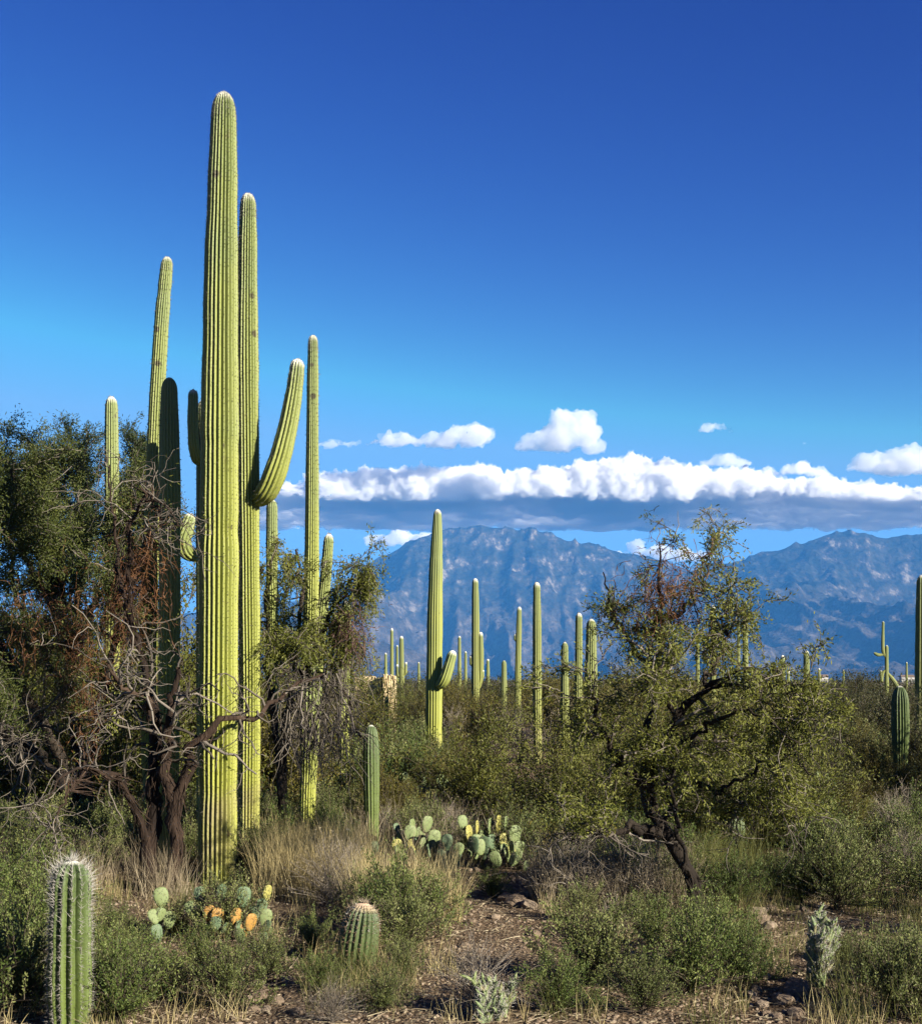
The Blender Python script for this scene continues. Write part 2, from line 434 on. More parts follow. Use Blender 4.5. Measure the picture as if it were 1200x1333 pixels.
def mountain_mat():
    m, nt, N, Lk, out = newmat('mountain rock and scrub')
    tc = N.new('ShaderNodeTexCoord')
    ge = N.new('ShaderNodeNewGeometry')
    n1 = N.new('ShaderNodeTexNoise'); n1.inputs['Scale'].default_value = 0.013; n1.inputs['Detail'].default_value = 10; n1.inputs['Roughness'].default_value = 0.72
    mp = N.new('ShaderNodeMapping'); mp.inputs['Scale'].default_value = (1.0, 0.30, 0.8)
    Lk.new(tc.outputs['Object'], mp.inputs[0]); Lk.new(mp.outputs[0], n1.inputs['Vector'])
    sx = N.new('ShaderNodeSeparateXYZ'); Lk.new(ge.outputs['Normal'], sx.inputs[0])
    at = N.new('ShaderNodeAttribute'); at.attribute_name = 'var'
    # scrub versus bare rock: rock where steep, more outcrops towards the crest
    st = N.new('ShaderNodeMapRange'); st.inputs[1].default_value = 0.97; st.inputs[2].default_value = 0.62
    st.inputs[3].default_value = -0.03; st.inputs[4].default_value = 0.09
    Lk.new(sx.outputs[2], st.inputs[0])
    a1 = N.new('ShaderNodeMath'); a1.operation = 'ADD'; Lk.new(n1.outputs['Fac'], a1.inputs[0]); Lk.new(st.outputs[0], a1.inputs[1])
    scrub = ramp(N, [(0.40, (0.0109, 0.0143, 0.0109)), (0.52, (0.0235, 0.0252, 0.0193)), (0.60, (0.0420, 0.0386, 0.0319)), (0.66, (0.1176, 0.1050, 0.0882)), (0.75, (0.2184, 0.1974, 0.1680))])
    Lk.new(a1.outputs[0], scrub.inputs[0])
    low = ramp(N, [(0.38, (0.0185, 0.0176, 0.0143)), (0.50, (0.0437, 0.0378, 0.0319)), (0.62, (0.0966, 0.0823, 0.0689))])
    Lk.new(n1.outputs['Fac'], low.inputs[0])
    mx = N.new('ShaderNodeMix'); mx.data_type = 'RGBA'
    hr = N.new('ShaderNodeMapRange'); hr.inputs[1].default_value = 0.22; hr.inputs[2].default_value = 0.62
    Lk.new(at.outputs['Fac'], hr.inputs[0])
    Lk.new(hr.outputs[0], mx.inputs[0]); Lk.new(low.outputs[0], mx.inputs[6]); Lk.new(scrub.outputs[0], mx.inputs[7])
    b = N.new('ShaderNodeBsdfDiffuse')
    Lk.new(mx.outputs[2], b.inputs['Color'])
    n3 = N.new('ShaderNodeTexNoise'); n3.inputs['Scale'].default_value = 0.02; n3.inputs['Detail'].default_value = 8
    Lk.new(tc.outputs['Object'], n3.inputs['Vector'])
    bp = N.new('ShaderNodeBump'); bp.inputs['Strength'].default_value = 0.8; bp.inputs['Distance'].default_value = 40
    Lk.new(n3.outputs['Fac'], bp.inputs['Height']); Lk.new(bp.outputs[0], b.inputs['Normal'])
    Lk.new(b.outputs[0], out.inputs['Surface'])
    return m


M['ground'] = ground_mat()
M['mountain'] = mountain_mat()


# ------------------------------------------------------------------ the setting: ground
def build_ground():
    ys = np.concatenate([-np.geomspace(400, 4, 12), np.linspace(-3, 3, 5), np.geomspace(3.5, 60, 170), np.geomspace(63, 12500, 60)])
    u = np.concatenate([-np.geomspace(9000, 9, 40), np.linspace(-8.8, 8.8, 130), np.geomspace(9, 9000, 40)])
    Xg, Yg = np.meshgrid(u, ys)
    Z = gh(Xg, Yg)
    V = np.stack([Xg, Yg, Z], -1).reshape(-1, 3)
    ny, nx = Xg.shape
    i = np.arange(ny * nx).reshape(ny, nx)
    q = np.stack([i[:-1, :-1], i[:-1, 1:], i[1:, 1:], i[1:, :-1]], -1).reshape(-1, 4)
    g = Geo(); g.add(V, q)
    o = g.obj('ground', M['ground'])
    tag(o, 'tan gravel desert floor running out to the mountains', kind='structure')


build_ground()


# ------------------------------------------------------------------ mountains
def vnoise(x, y, seed):
    """smooth value noise on arrays"""
    r = np.random.default_rng(seed).random((128, 128))
    xi = np.floor(x).astype(int); yi = np.floor(y).astype(int)
    fx = x - xi; fy = y - yi
    fx = fx * fx * (3 - 2 * fx); fy = fy * fy * (3 - 2 * fy)
    a = r[yi % 128, xi % 128]; b = r[yi % 128, (xi + 1) % 128]
    c = r[(yi + 1) % 128, xi % 128]; d = r[(yi + 1) % 128, (xi + 1) % 128]
    return (a * (1 - fx) + b * fx) * (1 - fy) + (c * (1 - fx) + d * fx) * fy


def ridged(x, y, oct, seed, gain=0.5):
    s = np.zeros_like(x); amp = 1.0; tot = 0.0; prev = 1.0
    for k in range(oct):
        n = 1 - np.abs(2 * vnoise(x * 2 ** k + 17.3 * k, y * 2 ** k + 9.1 * k, seed + k) - 1)
        n = n * n
        s += amp * n * prev; tot += amp; amp *= gain; prev = np.clip(n * 1.6, 0, 1)
    return s / tot


def build_mountains():
    YR = 8600.0
    prof = np.array([(-900, 872), (-500, 850), (0, 822), (250, 800), (400, 776), (440, 762), (470, 744), (500, 722), (525, 708), (555, 697), (585, 689),
                     (612, 685), (626, 684), (640, 687), (660, 689), (680, 690), (690, 686), (705, 692), (735, 699), (770, 708), (800, 715), (840, 721), (870, 730), (903, 742),
                     (925, 735), (950, 730), (975, 726), (1000, 718), (1030, 709), (1060, 700), (1085, 694), (1105, 692), (1130, 697), (1160, 699), (1200, 696), (1300, 704), (1450, 735), (1700, 790), (2100, 850)], float)
    nx, ny = 1120, 300
    xs = np.linspace(-5200, 5800, nx)
    ys = np.concatenate([np.linspace(4800, YR, 250), np.linspace(YR + 40, 10800, ny - 250)])
    X, Y = np.meshgrid(xs, ys)
    pxs = 600 + FPX * xs / YR
    H = np.interp(pxs, prof[:, 0], (HZ - prof[:, 1]) / FPX * YR)
    for _ in range(2): H[1:-1] = (H[:-2] + 2 * H[1:-1] + H[2:]) / 4
    jag = (ridged(xs[None, :] / 260.0, xs[None, :] * 0 + 3.3, 4, 5)[0] - 0.45) * 20
    H = H + jag * np.clip(H / 700, 0, 1)
    t = np.clip((Y - 4800) / (YR - 4800), 0, 1)
    wx = X + 500 * (vnoise(X / 1500, Y / 1500, 40) - 0.5)
    # spurs that run down from the crest
    spur = ridged(wx / 900.0, Y / 2600.0, 5, 60)
    fine = ridged(wx / 300.0, Y / 1000.0, 5, 90)
    base = (0.30 * t ** 1.1 + 0.70 * t ** 2.6)
    env = np.sin(np.pi * np.clip(t, 0, 1) ** 0.9) ** 0.8
    back = np.clip((Y - YR) / (10800 - YR), 0, 1)
    Z = H[None, :] * base * (1 - back) ** 1.2
    Z += H[None, :] * env * (0.48 * (spur - 0.42) + 0.24 * (fine - 0.42)) * (1 - back)
    fine2 = ridged(wx / 120.0, Y / 140.0, 3, 120)
    Z += (t * (1 - back)) ** 0.9 * 40 * (fine2 - 0.4) * np.clip(H[None, :] / 500, 0, 1)
    # a low foothill before the left flank
    Z = np.maximum(Z, 235 * np.exp(-((X + 560) / 420) ** 2 - ((Y - 5750) / 380) ** 2) * (0.62 + 0.62 * ridged(X / 300, Y / 420, 4, 150)))
    edge = np.clip(np.minimum((Y - 4800) / 260, (10800 - Y) / 260), 0, 1)
    Z = np.maximum(Z, 0) * edge - 3 * (1 - edge) - 0.5
    i = np.arange(nx * ny).reshape(ny, nx)
    q = np.stack([i[:-1, :-1], i[:-1, 1:], i[1:, 1:], i[1:, :-1]], -1).reshape(-1, 4)
    g = Geo(); g.add(np.stack([X, Y, Z], -1), q, (Z / 950.0).ravel())
    o = g.obj('mountains', M['mountain'])
    tag(o, 'rugged blue-hazed desert mountains with pale rock outcrops along the crest', kind='structure')


build_mountains()


# ------------------------------------------------------------------ clouds
def cloud_mat(dens):
    m, nt, N, Lk, out = newmat('cloud')
    v = N.new('ShaderNodeVolumePrincipled')
    v.inputs['Color'].default_value = (0.92, 0.92, 0.93, 1)
    v.inputs['Density'].default_value = dens
    v.inputs['Anisotropy'].default_value = 0.0
    Lk.new(v.outputs[0], out.inputs['Volume'])
    return m


M['cloud'] = cloud_mat(0.014)
M['cloud_soft'] = cloud_mat(0.0065)
M['cloud_faint'] = cloud_mat(0.0035)
_ico = {}


def ico(sub):
    if sub not in _ico:
        import bmesh
        bm = bmesh.new(); bmesh.ops.create_icosphere(bm, subdivisions=sub, radius=1)
        V = np.array([v.co[:] for v in bm.verts]); F = np.array([[v.index for v in f.verts] for f in bm.faces])
        bm.free(); _ico[sub] = (V, F)
    return _ico[sub]


def cloud(label, puffs, floor, voxel, amp=1.0, mat='cloud'):
    """puffs: (x, y, z, r) in metres; the underside is cut flat at floor"""
    g = Geo(); V0, F0 = ico(2)
    for x, y, z, r, *fz in puffs:
        V = V0 * np.array([r, r, r * (fz[0] if fz else 0.86)]) + np.array([x, y, z])
        fl = floor + (14 + 22 * (voxel > 24)) * math.sin(x * 0.0023) + 14 * math.sin(y * 0.004 + x * 0.0011)
        V[:, 2] = np.where(V[:, 2] < fl, fl - 0.12 * (fl - V[:, 2]), V[:, 2])
        g.add(V, F0)
    c = np.mean(np.array([p[:3] for p in puffs]), 0); c[2] = floor
    o = g.obj('cloud', M[mat], None, True, c)
    rm = o.modifiers.new('union', 'REMESH'); rm.mode = 'VOXEL'; rm.voxel_size = voxel
    for nm, size, st in (('billow', 300, 190), ('puff', 100, 120), ('wisp', 36, 48)):
        tx = bpy.data.textures.get('cloud ' + nm) or bpy.data.textures.new('cloud ' + nm, 'CLOUDS')
        tx.noise_scale = size; tx.noise_depth = 2; tx.noise_type = 'SOFT_NOISE' if nm == 'billow' else 'HARD_NOISE'
        d = o.modifiers.new(nm, 'DISPLACE'); d.texture = tx; d.texture_coords = 'GLOBAL'; d.strength = st * amp; d.mid_level = 0.5
    dg = bpy.context.evaluated_depsgraph_get()
    me = bpy.data.meshes.new_from_object(o.evaluated_get(dg))
    o.modifiers.clear(); o.data = me
    W = np.empty(len(me.vertices) * 3, np.float32); me.vertices.foreach_get('co', W); W = W.reshape(-1, 3)
    W[:, 2] = np.where(W[:, 2] < 0, 0.35 * W[:, 2], W[:, 2])
    me.vertices.foreach_set('co', W.ravel()); me.update()
    return tag(o, label, 'cloud', 'clouds above the mountains')


def build_clouds():
    crng = np.random.default_rng(4)
    D1, D2 = 15000.0, 17900.0
    s = lambda D: D / FPX
    floor = CAM_H + (HZ - 652) * s(D1)
    top = np.array([(300, 655), (345, 636), (380, 622), (430, 606), (470, 604), (520, 599), (560, 602), (620, 598), (680, 603), (730, 598), (760, 588), (800, 587), (830, 580), (850, 588),
                    (885, 588), (905, 600), (940, 606), (978, 600), (995, 616), (1020, 622), (1055, 612), (1080, 615), (1120, 628), (1160, 638), (1200, 650), (1260, 656), (1330, 650), (1420, 660)], float)
    puffs = []
    for px in np.arange(300, 1420, 9.0):
        ty = np.interp(px, top[:, 0], top[:, 1])
        for k in range(9):
            D = D1 + (D2 - D1) * crng.random() ** 1.9
            r = crng.uniform(15, 30) * s(D1)
            f = crng.random() ** 0.6
            back = 1 - 0.55 * (D - D1) / (D2 - D1)
            zt = CAM_H + (HZ - ty) * s(D1) - r * 0.86
            z = floor + (zt - floor) * f * back
            x = (px - 600 + crng.uniform(-9, 9)) * s(D)
            puffs.append((x, D, max(z, floor + r * 0.15), r))
        r = crng.uniform(9, 17) * s(D1)     # crown puffs that make the outline
        puffs.append(((px - 600) * s(D1 + 500), D1 + 500 + crng.uniform(-200, 300), floor + ((HZ - ty) - (HZ - 652)) * s(D1) - r * 0.8 + crng.uniform(-4, 3) * s(D1), r))
    for D in np.arange(D1 + 250, D2, 330.0):            # the closed, level underside
        for px in np.arange(310, 1410, 16.0):
            puffs.append(((px - 600) * s(D), D + crng.uniform(-80, 80), floor + 60, crng.uniform(290, 380), 0.42))
    cloud('long white cloud bank with flat blue-grey underside above the mountains', puffs, floor, 26)

    def small(label, rows, base_y, D, voxel=22, amp=0.6, n=4, mat='cloud_soft'):
        """rows: (px, top row, half width) columns of one small cloud"""
        fl = CAM_H + (HZ - base_y) * s(D); pf = []
        for px, ty, hw in rows:
            h = (base_y - ty)
            for k in range(n):
                r = min(hw, max(h * 0.55, 3)) * s(D) * crng.uniform(0.6, 1.0)
                z = fl + crng.uniform(0.2, 1.0) * max(h * s(D) - r * 0.9, 0.1 * r)
                pf.append(((px + crng.uniform(-.6, .6) * hw - 600) * s(D), D + crng.uniform(-1, 1) * 12 * s(D), z, r))
        cloud(label, pf, fl, voxel, amp, mat)
    small('stretched pale cloud ending in a rounded puff, above the cloud bank',
          [(482, 570, 11), (495, 563, 13), (510, 558, 14), (525, 556, 15), (540, 558, 14), (555, 560, 13), (570, 559, 13), (585, 554, 14), (600, 547, 16), (614, 540, 18), (628, 544, 15)], 582, 14500)
    small('faint grey cloud scrap beside the slender saguaro', [(414, 572, 12), (426, 568, 13), (440, 565, 14), (452, 569, 12), (464, 573, 10)], 584, 15500, mat='cloud_faint')
    small('heaped cloud with a bright crown and dark lower left', [(680, 572, 13), (692, 562, 16), (706, 552, 19), (722, 541, 21), (737, 527, 19), (750, 523, 20), (763, 534, 18), (776, 550, 14)], 590, 14000, n=6)
    small('tiny round white cloud high above the ridge saddle', [(918, 546, 9), (927, 540, 11), (936, 543, 11), (945, 550, 9)], 563, 14500, 16)
    small('small grey cloud tucked on top of the cloud bank', [(915, 592, 12), (930, 587, 14), (945, 584, 15), (958, 585, 14), (970, 592, 11)], 608, 15800, mat='cloud_faint')
    small('grey cloud with white crown behind the right end of the bank', [(1000, 602, 12), (1020, 602, 14), (1040, 594, 15), (1060, 600, 13), (1072, 606, 9)], 622, 16200)
    small('dark flat cloud with a white top near the right mountain', [(1108, 596, 12), (1122, 590, 16), (1138, 582, 18), (1152, 574, 19), (1168, 578, 19), (1184, 575, 20), (1200, 571, 21), (1218, 575, 20), (1235, 583, 18), (1250, 592, 14)], 620, 13500, n=6)
    small('low white cloud resting behind the left shoulder of the mountain', [(480, 694, 11), (500, 688, 13), (520, 682, 14), (540, 686, 13), (560, 684, 14)], 712, 21500, 34)
    small('low white cloud behind the saddle between the two mountains', [(770, 704, 12), (800, 697, 14), (830, 698, 14), (860, 702, 16), (890, 704, 16), (915, 712, 12)], 736, 22000, 34)
    small('speck of grey cloud above the bank', [(1046, 570, 6)], 580, 14500, 14, 0.3, 1)


build_clouds()


# ------------------------------------------------------------------ haze
def build_haze():
    m, nt, N, Lk, out = newmat('desert haze')
    v = N.new('ShaderNodeVolumePrincipled')
    v.inputs['Color'].default_value = (0.085, 0.38, 1.0, 1)
    v.inputs['Density'].default_value = 4.9e-5
    v.inputs['Anisotropy'].default_value = -0.15
    Lk.new(v.outputs[0], out.inputs['Volume'])
    g = Geo()
    x0, x1, y0, y1, z0, z1 = -9500, 9500, -600, 13000, -5.0, 1080
    V = np.array([(x, y, z) for x in (x0, x1) for y in (y0, y1) for z in (z0, z1)], float)
    g.add(V, np.array([(0, 1, 3, 2), (4, 6, 7, 5), (0, 4, 5, 1), (2, 3, 7, 6), (0, 2, 6, 4), (1, 5, 7, 3)]))
    o = g.obj('haze', m, None, False)
    tag(o, 'pale blue haze in the air before the mountains', kind='stuff')


build_haze()


# ------------------------------------------------------------------ saguaros and other ribbed cacti
def ribbed(path, rad, ribs=22, depth=0.13, per=6, step=0.04, cap=1.35, wool=0.25, seed=0, foot_round=0.0, v0=0.0):
    """a fluted stem swept along path (k,3) with radii rad (k): verts, quads, 'var', and the crest frame for spines"""
    r_ = np.random.default_rng(seed)
    d = np.concatenate([[0], np.cumsum(np.linalg.norm(np.diff(path, axis=0), axis=1))])
    Ltot = d[-1]
    n = max(int(Ltot / step), 14)
    # denser rings at the tip
    c = cap * rad[-1]
    s = np.concatenate([np.linspace(0, Ltot - c, n, endpoint=False), Ltot - c * (1 - np.sin(np.linspace(0, math.pi / 2, 11)))])
    P = np.stack([np.interp(s, d, path[:, k]) for k in range(3)], 1)
    K = max(int(n / 14), 1)
    for _ in range(3 * K):
        P[1:-11] = 0.25 * P[:-12] + 0.5 * P[1:-11] + 0.25 * P[2:-10]
    R = np.interp(s, d, rad)
    ph = r_.uniform(0, 6, 4)
    R = R * (1 + 0.022 * np.sin(s / Ltot * 9 + ph[0]) + 0.016 * np.sin(s * 5.1 + ph[1]) + 0.010 * np.sin(s * 11.3 + ph[2]))
    for _ in range(4):                                   # pinched growth rings
        R = R * (1 - r_.uniform(0.01, 0.045) * np.exp(-((s - r_.uniform(0.1, 0.95) * Ltot) / (0.25 * rad.max() + 0.02)) ** 2))
    q = np.clip((s - (Ltot - c)) / c, 0, 1)
    R = R * np.sqrt(np.clip(1 - q ** 2.2, 0.0004, 1))
    if foot_round > 0:
        q2 = np.clip(1 - s / foot_round, 0, 1)
        R = R * np.sqrt(np.clip(1 - q2 ** 2.2, 0.02, 1))
    T = unit(np.gradient(P, axis=0))
    # rotation-minimising frame
    Nn = np.zeros_like(P); ref = np.array([1.0, 0, 0])
    if abs(T[0, 0]) > 0.9: ref = np.array([0, 1.0, 0])
    Nn[0] = unit((ref - T[0] * (ref @ T[0]))[None])[0]
    for i in range(1, len(P)):
        v = Nn[i - 1] - T[i] * (Nn[i - 1] @ T[i]); Nn[i] = v / np.linalg.norm(v)
    Bn = np.cross(T, Nn)
    m = ribs * per
    th = np.arange(m) * 2 * math.pi / m
    u = (np.arange(m) % per) / per                      # 0 = groove, 0.5 = crest
    prof = 1 - depth * np.abs(2 * u - 1) ** 1.5
    # slow twist and unevenness of the ribs
    tw = 0.10 * np.sin(s * 0.9 + ph[3])[:, None] * (2 * math.pi / ribs)
    amp = 1 + 0.012 * np.sin(np.floor(np.arange(m) / per) * 2.4 + ph[0])[None, :]
    ang = th[None, :] + tw
    rr = R[:, None] * prof[None, :] * amp
    V = P[:, None, :] + rr[..., None] * (np.cos(ang)[..., None] * Nn[:, None, :] + np.sin(ang)[..., None] * Bn[:, None, :])
    idx = np.arange(len(P) * m).reshape(len(P), m)
    i0, i1 = idx[:-1], idx[1:]
    quads = np.stack([i0, np.roll(i0, -1, 1), np.roll(i1, -1, 1), i1], -1).reshape(-1, 4)
    var = v0 + (1 - v0) * (s / Ltot)
    var = var + np.clip((s - (Ltot - wool)) / wool, 0, 1) ** 2.0
    cr = per // 2
    crest = V[:, cr::per, :]                             # (rings, ribs, 3)
    cdir = unit(crest - P[:, None, :])
    return V.reshape(-1, 3), quads, np.repeat(var, m), (s, crest, cdir, T, Ltot)


def spine_tufts(g, info, spacing, length, k=4, width=0.0025, mi=0, tip=(0.0, 1.0, 0.0), only_front=True, reach=None):
    """clusters of spines down each crest; tip = (reach, length factor, extra k) near the growing end"""
    s, crest, cdir, T, L = info
    ns = max(int(L / spacing), 4)
    ss = np.linspace(0.02, L * 0.999, ns)
    if reach is not None:
        ss = ss[ss > L - reach]; ns = len(ss)
    ribs = crest.shape[1]
    C = np.stack([np.stack([np.interp(ss, s, crest[:, r, a]) for a in range(3)], 1) for r in range(ribs)], 1)
    D = unit(np.stack([np.stack([np.interp(ss, s, cdir[:, r, a]) for a in range(3)], 1) for r in range(ribs)], 1))
    Tt = unit(np.stack([np.interp(ss, s, T[:, a]) for a in range(3)], 1))[:, None, :] + np.zeros_like(D)
    near = np.clip((ss - (L - tip[0])) / max(tip[0], 1e-6), 0, 1) if tip[0] > 0 else np.zeros(ns)
    near = near[:, None] + np.zeros(D.shape[:2])
    C = C.reshape(-1, 3); D = D.reshape(-1, 3); Tt = Tt.reshape(-1, 3); near = near.ravel()
    if tip[1] < 1 and reach is None:
        keep = near < 0.55
        C, D, Tt, near = C[keep], D[keep], Tt[keep], near[keep]
    if only_front:                                       # leave out what faces well away from the camera's side of the scene
        keep = (D[:, 1] < 0.45)
        C, D, Tt, near = C[keep], D[keep], Tt[keep], near[keep]
    C = C + rng.normal(size=C.shape) * spacing * 0.08
    C = np.repeat(C, k, 0); D = np.repeat(D, k, 0); Tt = np.repeat(Tt, k, 0); near = np.repeat(near, k)
    dirs = unit(D * 0.75 + rand_dirs(len(C)) * 0.8 + Tt * (0.2 + 0.9 * near)[:, None])
    ln = length * rng.uniform(0.35, 1.0, len(C)) * np.where(rng.random(len(C)) < 0.18, 1.7, 1.0) * (1 + (tip[1] - 1) * near)
    a = rng.random(len(C)) * 0.6 * (1 - near) + near
    leaves(g, C - D * 0.002, dirs, ln, width, a, mi, tri=True)


def px_path(pts, Y):
    """(px, py, width px[, dy]) -> 3-D path and radii at depth Y"""
    P = []; R = []
    for p in pts:
        y = Y + (p[3] if len(p) > 3 else 0.0)
        P.append(PX(p[0], p[1], y)); R.append(p[2] * 0.5 * y / FPX)
    return np.array(P), np.array(R)


_sg = 0


def saguaro(label, Y, trunk, arms=(), ribs=20, mat='saguaro', depth=0.24, spines=None, wool=0.10, cat='cactus', name='saguaro_cactus',
            group=None, step=0.05, per=6, tip_spines=True, foot_round=0.0, cap=1.8):
    """trunk and arms as photograph tracks at depth Y; the foot is set into the ground"""
    global _sg; _sg += 1
    P, R = px_path(trunk, Y)
    foot = P[0].copy(); gz = float(gh(foot[0], foot[1]))
    if foot[2] > gz - 0.06:
        P = np.vstack([[foot[0], foot[1], gz - 0.08], P]); R = np.concatenate([[R[0]], R])
    root_loc = np.array([foot[0], foot[1], gz])
    single = not arms and not spines
    V, q, var, info = ribbed(P, R, ribs, depth, per, step, wool=wool, seed=_sg, foot_round=foot_round, cap=cap)
    g = Geo(); g.add(V, q, var)
    if single:
        if tip_spines:
            spine_tufts(g, info, step, 0.02, 2, 0.008, 1, (0.15, 1.5, 0))
            o = g.obj(name, [M[mat], M['spine']], None, True, root_loc)
        else:
            o = g.obj(name, M[mat], None, True, root_loc)
        return tag(o, label, cat, group)
    e = empty(name, root_loc, label, cat, group)
    t = g.obj('trunk', M[mat], e, True, root_loc)
    jobs = [(t, info)]
    for a in arms:
        PA, RA = px_path(a, Y)
        V, q, var, inf = ribbed(PA, RA, max(ribs - 6, 10), depth, per, step, wool=wool, seed=_sg * 7 + len(jobs), v0=0.35)
        ga = Geo(); ga.add(V, q, var)
        jobs.append((ga.obj('arm', M[mat], e, True, root_loc), inf))
    if spines:
        for o, inf in jobs:
            gs = Geo()
            spine_tufts(gs, inf, *spines[:2], **spines[2])
            if wool > 0.05:                              # woolly white spines on the growing tip
                spine_tufts(gs, inf, 0.012, 0.013, k=4, width=0.005, mi=1, reach=1.6 * wool)
            so = gs.obj('spines', [M[spines[3]], M['spine_white']], o, False, root_loc)
            so['kind'] = 'stuff'
    return e


SP = (0.032, 0.022, dict(k=4, width=0.0036, tip=(0.30, 0.8, 0)), 'spine')
SP2 = (0.048, 0.022, dict(k=3, width=0.005, tip=(0.25, 0.8, 0)), 'spine')

# the tall group on the left
saguaro('tallest saguaro, a single thick yellow-green column without arms', 12.0,
        [(283, 1160, 48), (283, 1100, 50), (284, 1000, 51), (284, 850, 52), (285, 700, 50), (286, 560, 48), (287, 440, 46), (288, 330, 43), (290, 230, 39), (291, 160, 33), (291.5, 119, 27)],
        ribs=24, spines=SP, step=0.04, wool=0.15, per=8)
saguaro('tall saguaro close behind the tallest one, with one upcurved arm', 12.9,
        [(323, 1140, 27), (324, 1050, 28), (325, 900, 28), (324, 750, 28), (323, 600, 28), (322, 480, 28), (322, 380, 26), (322.5, 310, 24), (323, 251, 19)],
        arms=[[(326, 652, 15, 0.05), (338, 650, 24, -0.05), (347, 642, 30, -0.14), (356, 622, 29, -0.18), (366, 592, 27, -0.2), (376, 550, 25, -0.2), (383, 510, 23, -0.2), (388, 467, 18, -0.2)]],
        ribs=20, spines=SP, step=0.04, wool=0.15, per=8)
saguaro('dark shaded saguaro standing in the shadow of the tallest one', 12.41,
        [(218, 1165, 24), (219, 1050, 27), (220, 900, 28), (221, 750, 28), (221, 620, 27), (220, 550, 25), (220.5, 491, 20)],
        ribs=18, spines=SP2, step=0.05, wool=0.04)
saguaro('leaning saguaro with a notched bent tip, behind the shaded one', 14.2,
        [(198, 1090, 15), (194, 980, 20), (193, 850, 22), (196, 720, 22), (201, 600, 21), (205, 510, 20), (209, 440, 19), (212, 395, 18), (213.5, 382, 15.5), (215, 370, 17), (218, 334, 14)],
        ribs=18, spines=SP2, step=0.05, wool=0.09)
saguaro('saguaro hidden behind the tallest one, with a hooked arm and an upright arm', 13.6,
        [(268, 1110, 24), (268, 900, 24), (266, 700, 22), (266, 560, 20), (266, 520, 18)],
        arms=[[(266, 600, 10), (256, 600, 14, -0.1), (252, 580, 15, -0.15), (251, 550, 15, -0.15), (251.5, 507, 12, -0.15)],
              [(264, 715, 10, 0.0), (252, 724, 17, -0.25), (241, 718, 22, -0.35), (237, 704, 22, -0.4), (243, 688, 20, -0.4), (249, 669, 15, -0.36)]],
        ribs=18, spines=SP2, step=0.03, wool=0.09)
saguaro('rounded saguaro tip rising out of the big leafy tree', 16.6,
        [(146, 1080, 17), (146, 850, 19), (146, 700, 19), (145.5, 600, 19), (145, 516, 16)], ribs=16, wool=0.14)
saguaro('slender straight saguaro beside the upcurved arm', 15.5,
        [(400, 1094, 19), (402, 1000, 21), (404, 850, 20), (406, 720, 19), (406.5, 600, 17), (407, 500, 15.5), (407.5, 436, 12)],
        ribs=18, spines=SP2, step=0.05, wool=0.12)
saguaro('squat saguaro wrapped in hanging grey twigs below the slender one', 14.2,
        [(399, 1114, 20), (400, 1040, 21), (403, 960, 25), (405, 900, 28), (406, 862, 26)],
        ribs=18, spines=SP2, step=0.05, wool=0.04)
saguaro('short leaning saguaro poking from foliage right of the slender one', 17.0,
        [(402, 1075, 15), (410, 900, 16), (419, 800, 16), (425, 740, 15), (428.5, 695, 12)], ribs=16, wool=0.12)
saguaro('saguaro half hidden in leaves below the upcurved arm', 17.5,
        [(355, 1068, 15), (355, 900, 16), (354, 760, 16), (354, 650, 14)], ribs=16, wool=0.06)
saguaro('white-tipped saguaro at the edge of the leafy tree by the drooping purple twigs', 20.0,
        [(448, 1045, 13), (448, 900, 14), (450, 830, 14), (451, 782, 12)], ribs=14, wool=0.12)

# across the middle
saguaro('lone tall saguaro with one stubby arm low on its right', 26.0,
        [(564, 1008, 22), (565, 900, 22), (566, 800, 20), (567.5, 730, 17), (569, 690, 14), (569.5, 663, 10)],
        arms=[[(567, 888, 9), (574, 893, 14, -0.2), (579, 884, 16, -0.25), (584, 868, 15, -0.25), (590, 847, 11, -0.25)]],
        ribs=18, step=0.06, wool=0.16, per=4)
saguaro('saguaro with a second slim column and two small buds', 38.0,
        [(619, 970, 10), (619, 880, 11), (619, 800, 10.5), (618.5, 753, 8)],
        arms=[[(622, 895, 7), (625.5, 885, 8), (626, 850, 8), (625.5, 823, 6)], [(617, 868, 4), (613.5, 864, 6), (613, 853, 5)], [(623, 884, 4), (627, 882, 7), (628, 871, 5)]],
        ribs=14, step=0.08, wool=0.2, per=4, mat='saguaro_far')
saguaro('thin saguaro with a small bud on its side', 44.0, [(674, 958, 8), (674, 880, 8.5), (675, 830, 8), (676, 790, 6)],
        arms=[[(673, 836, 3), (670.5, 832, 4.5), (670.5, 825, 3.5)]], ribs=12, step=0.1, wool=0.2, per=4, mat='saguaro_far')
saguaro('straight saguaro rising clear of the creosote', 29.0, [(700, 996, 11), (699, 900, 12), (699, 820, 12), (698.5, 758, 9.5)],
        ribs=14, step=0.08, wool=0.2, per=4, mat='saguaro_far')
saguaro('scruffy short saguaro topped with twigs beside a pair', 27.0, [(736, 1004, 11), (735, 920, 12), (735, 836, 9)], ribs=14, step=0.08, per=4, mat='saguaro_far', wool=0.05)
saguaro('slimmer saguaro of a close pair', 28.0, [(752, 1000, 11), (753, 900, 11), (753.5, 798, 9)], ribs=14, step=0.08, wool=0.16, per=4, mat='saguaro_far')
saguaro('thicker saguaro of a close pair', 29.0, [(768, 996, 16), (769, 900, 17), (769.5, 806, 13)], ribs=16, step=0.08, wool=0.1, per=4, mat='saguaro_far')
saguaro('small dark saguaro stump among creosote', 46.0, [(656, 955, 7), (656, 900, 8), (656, 860, 7)], ribs=12, step=0.1, per=4, mat='saguaro_far', wool=0.05)
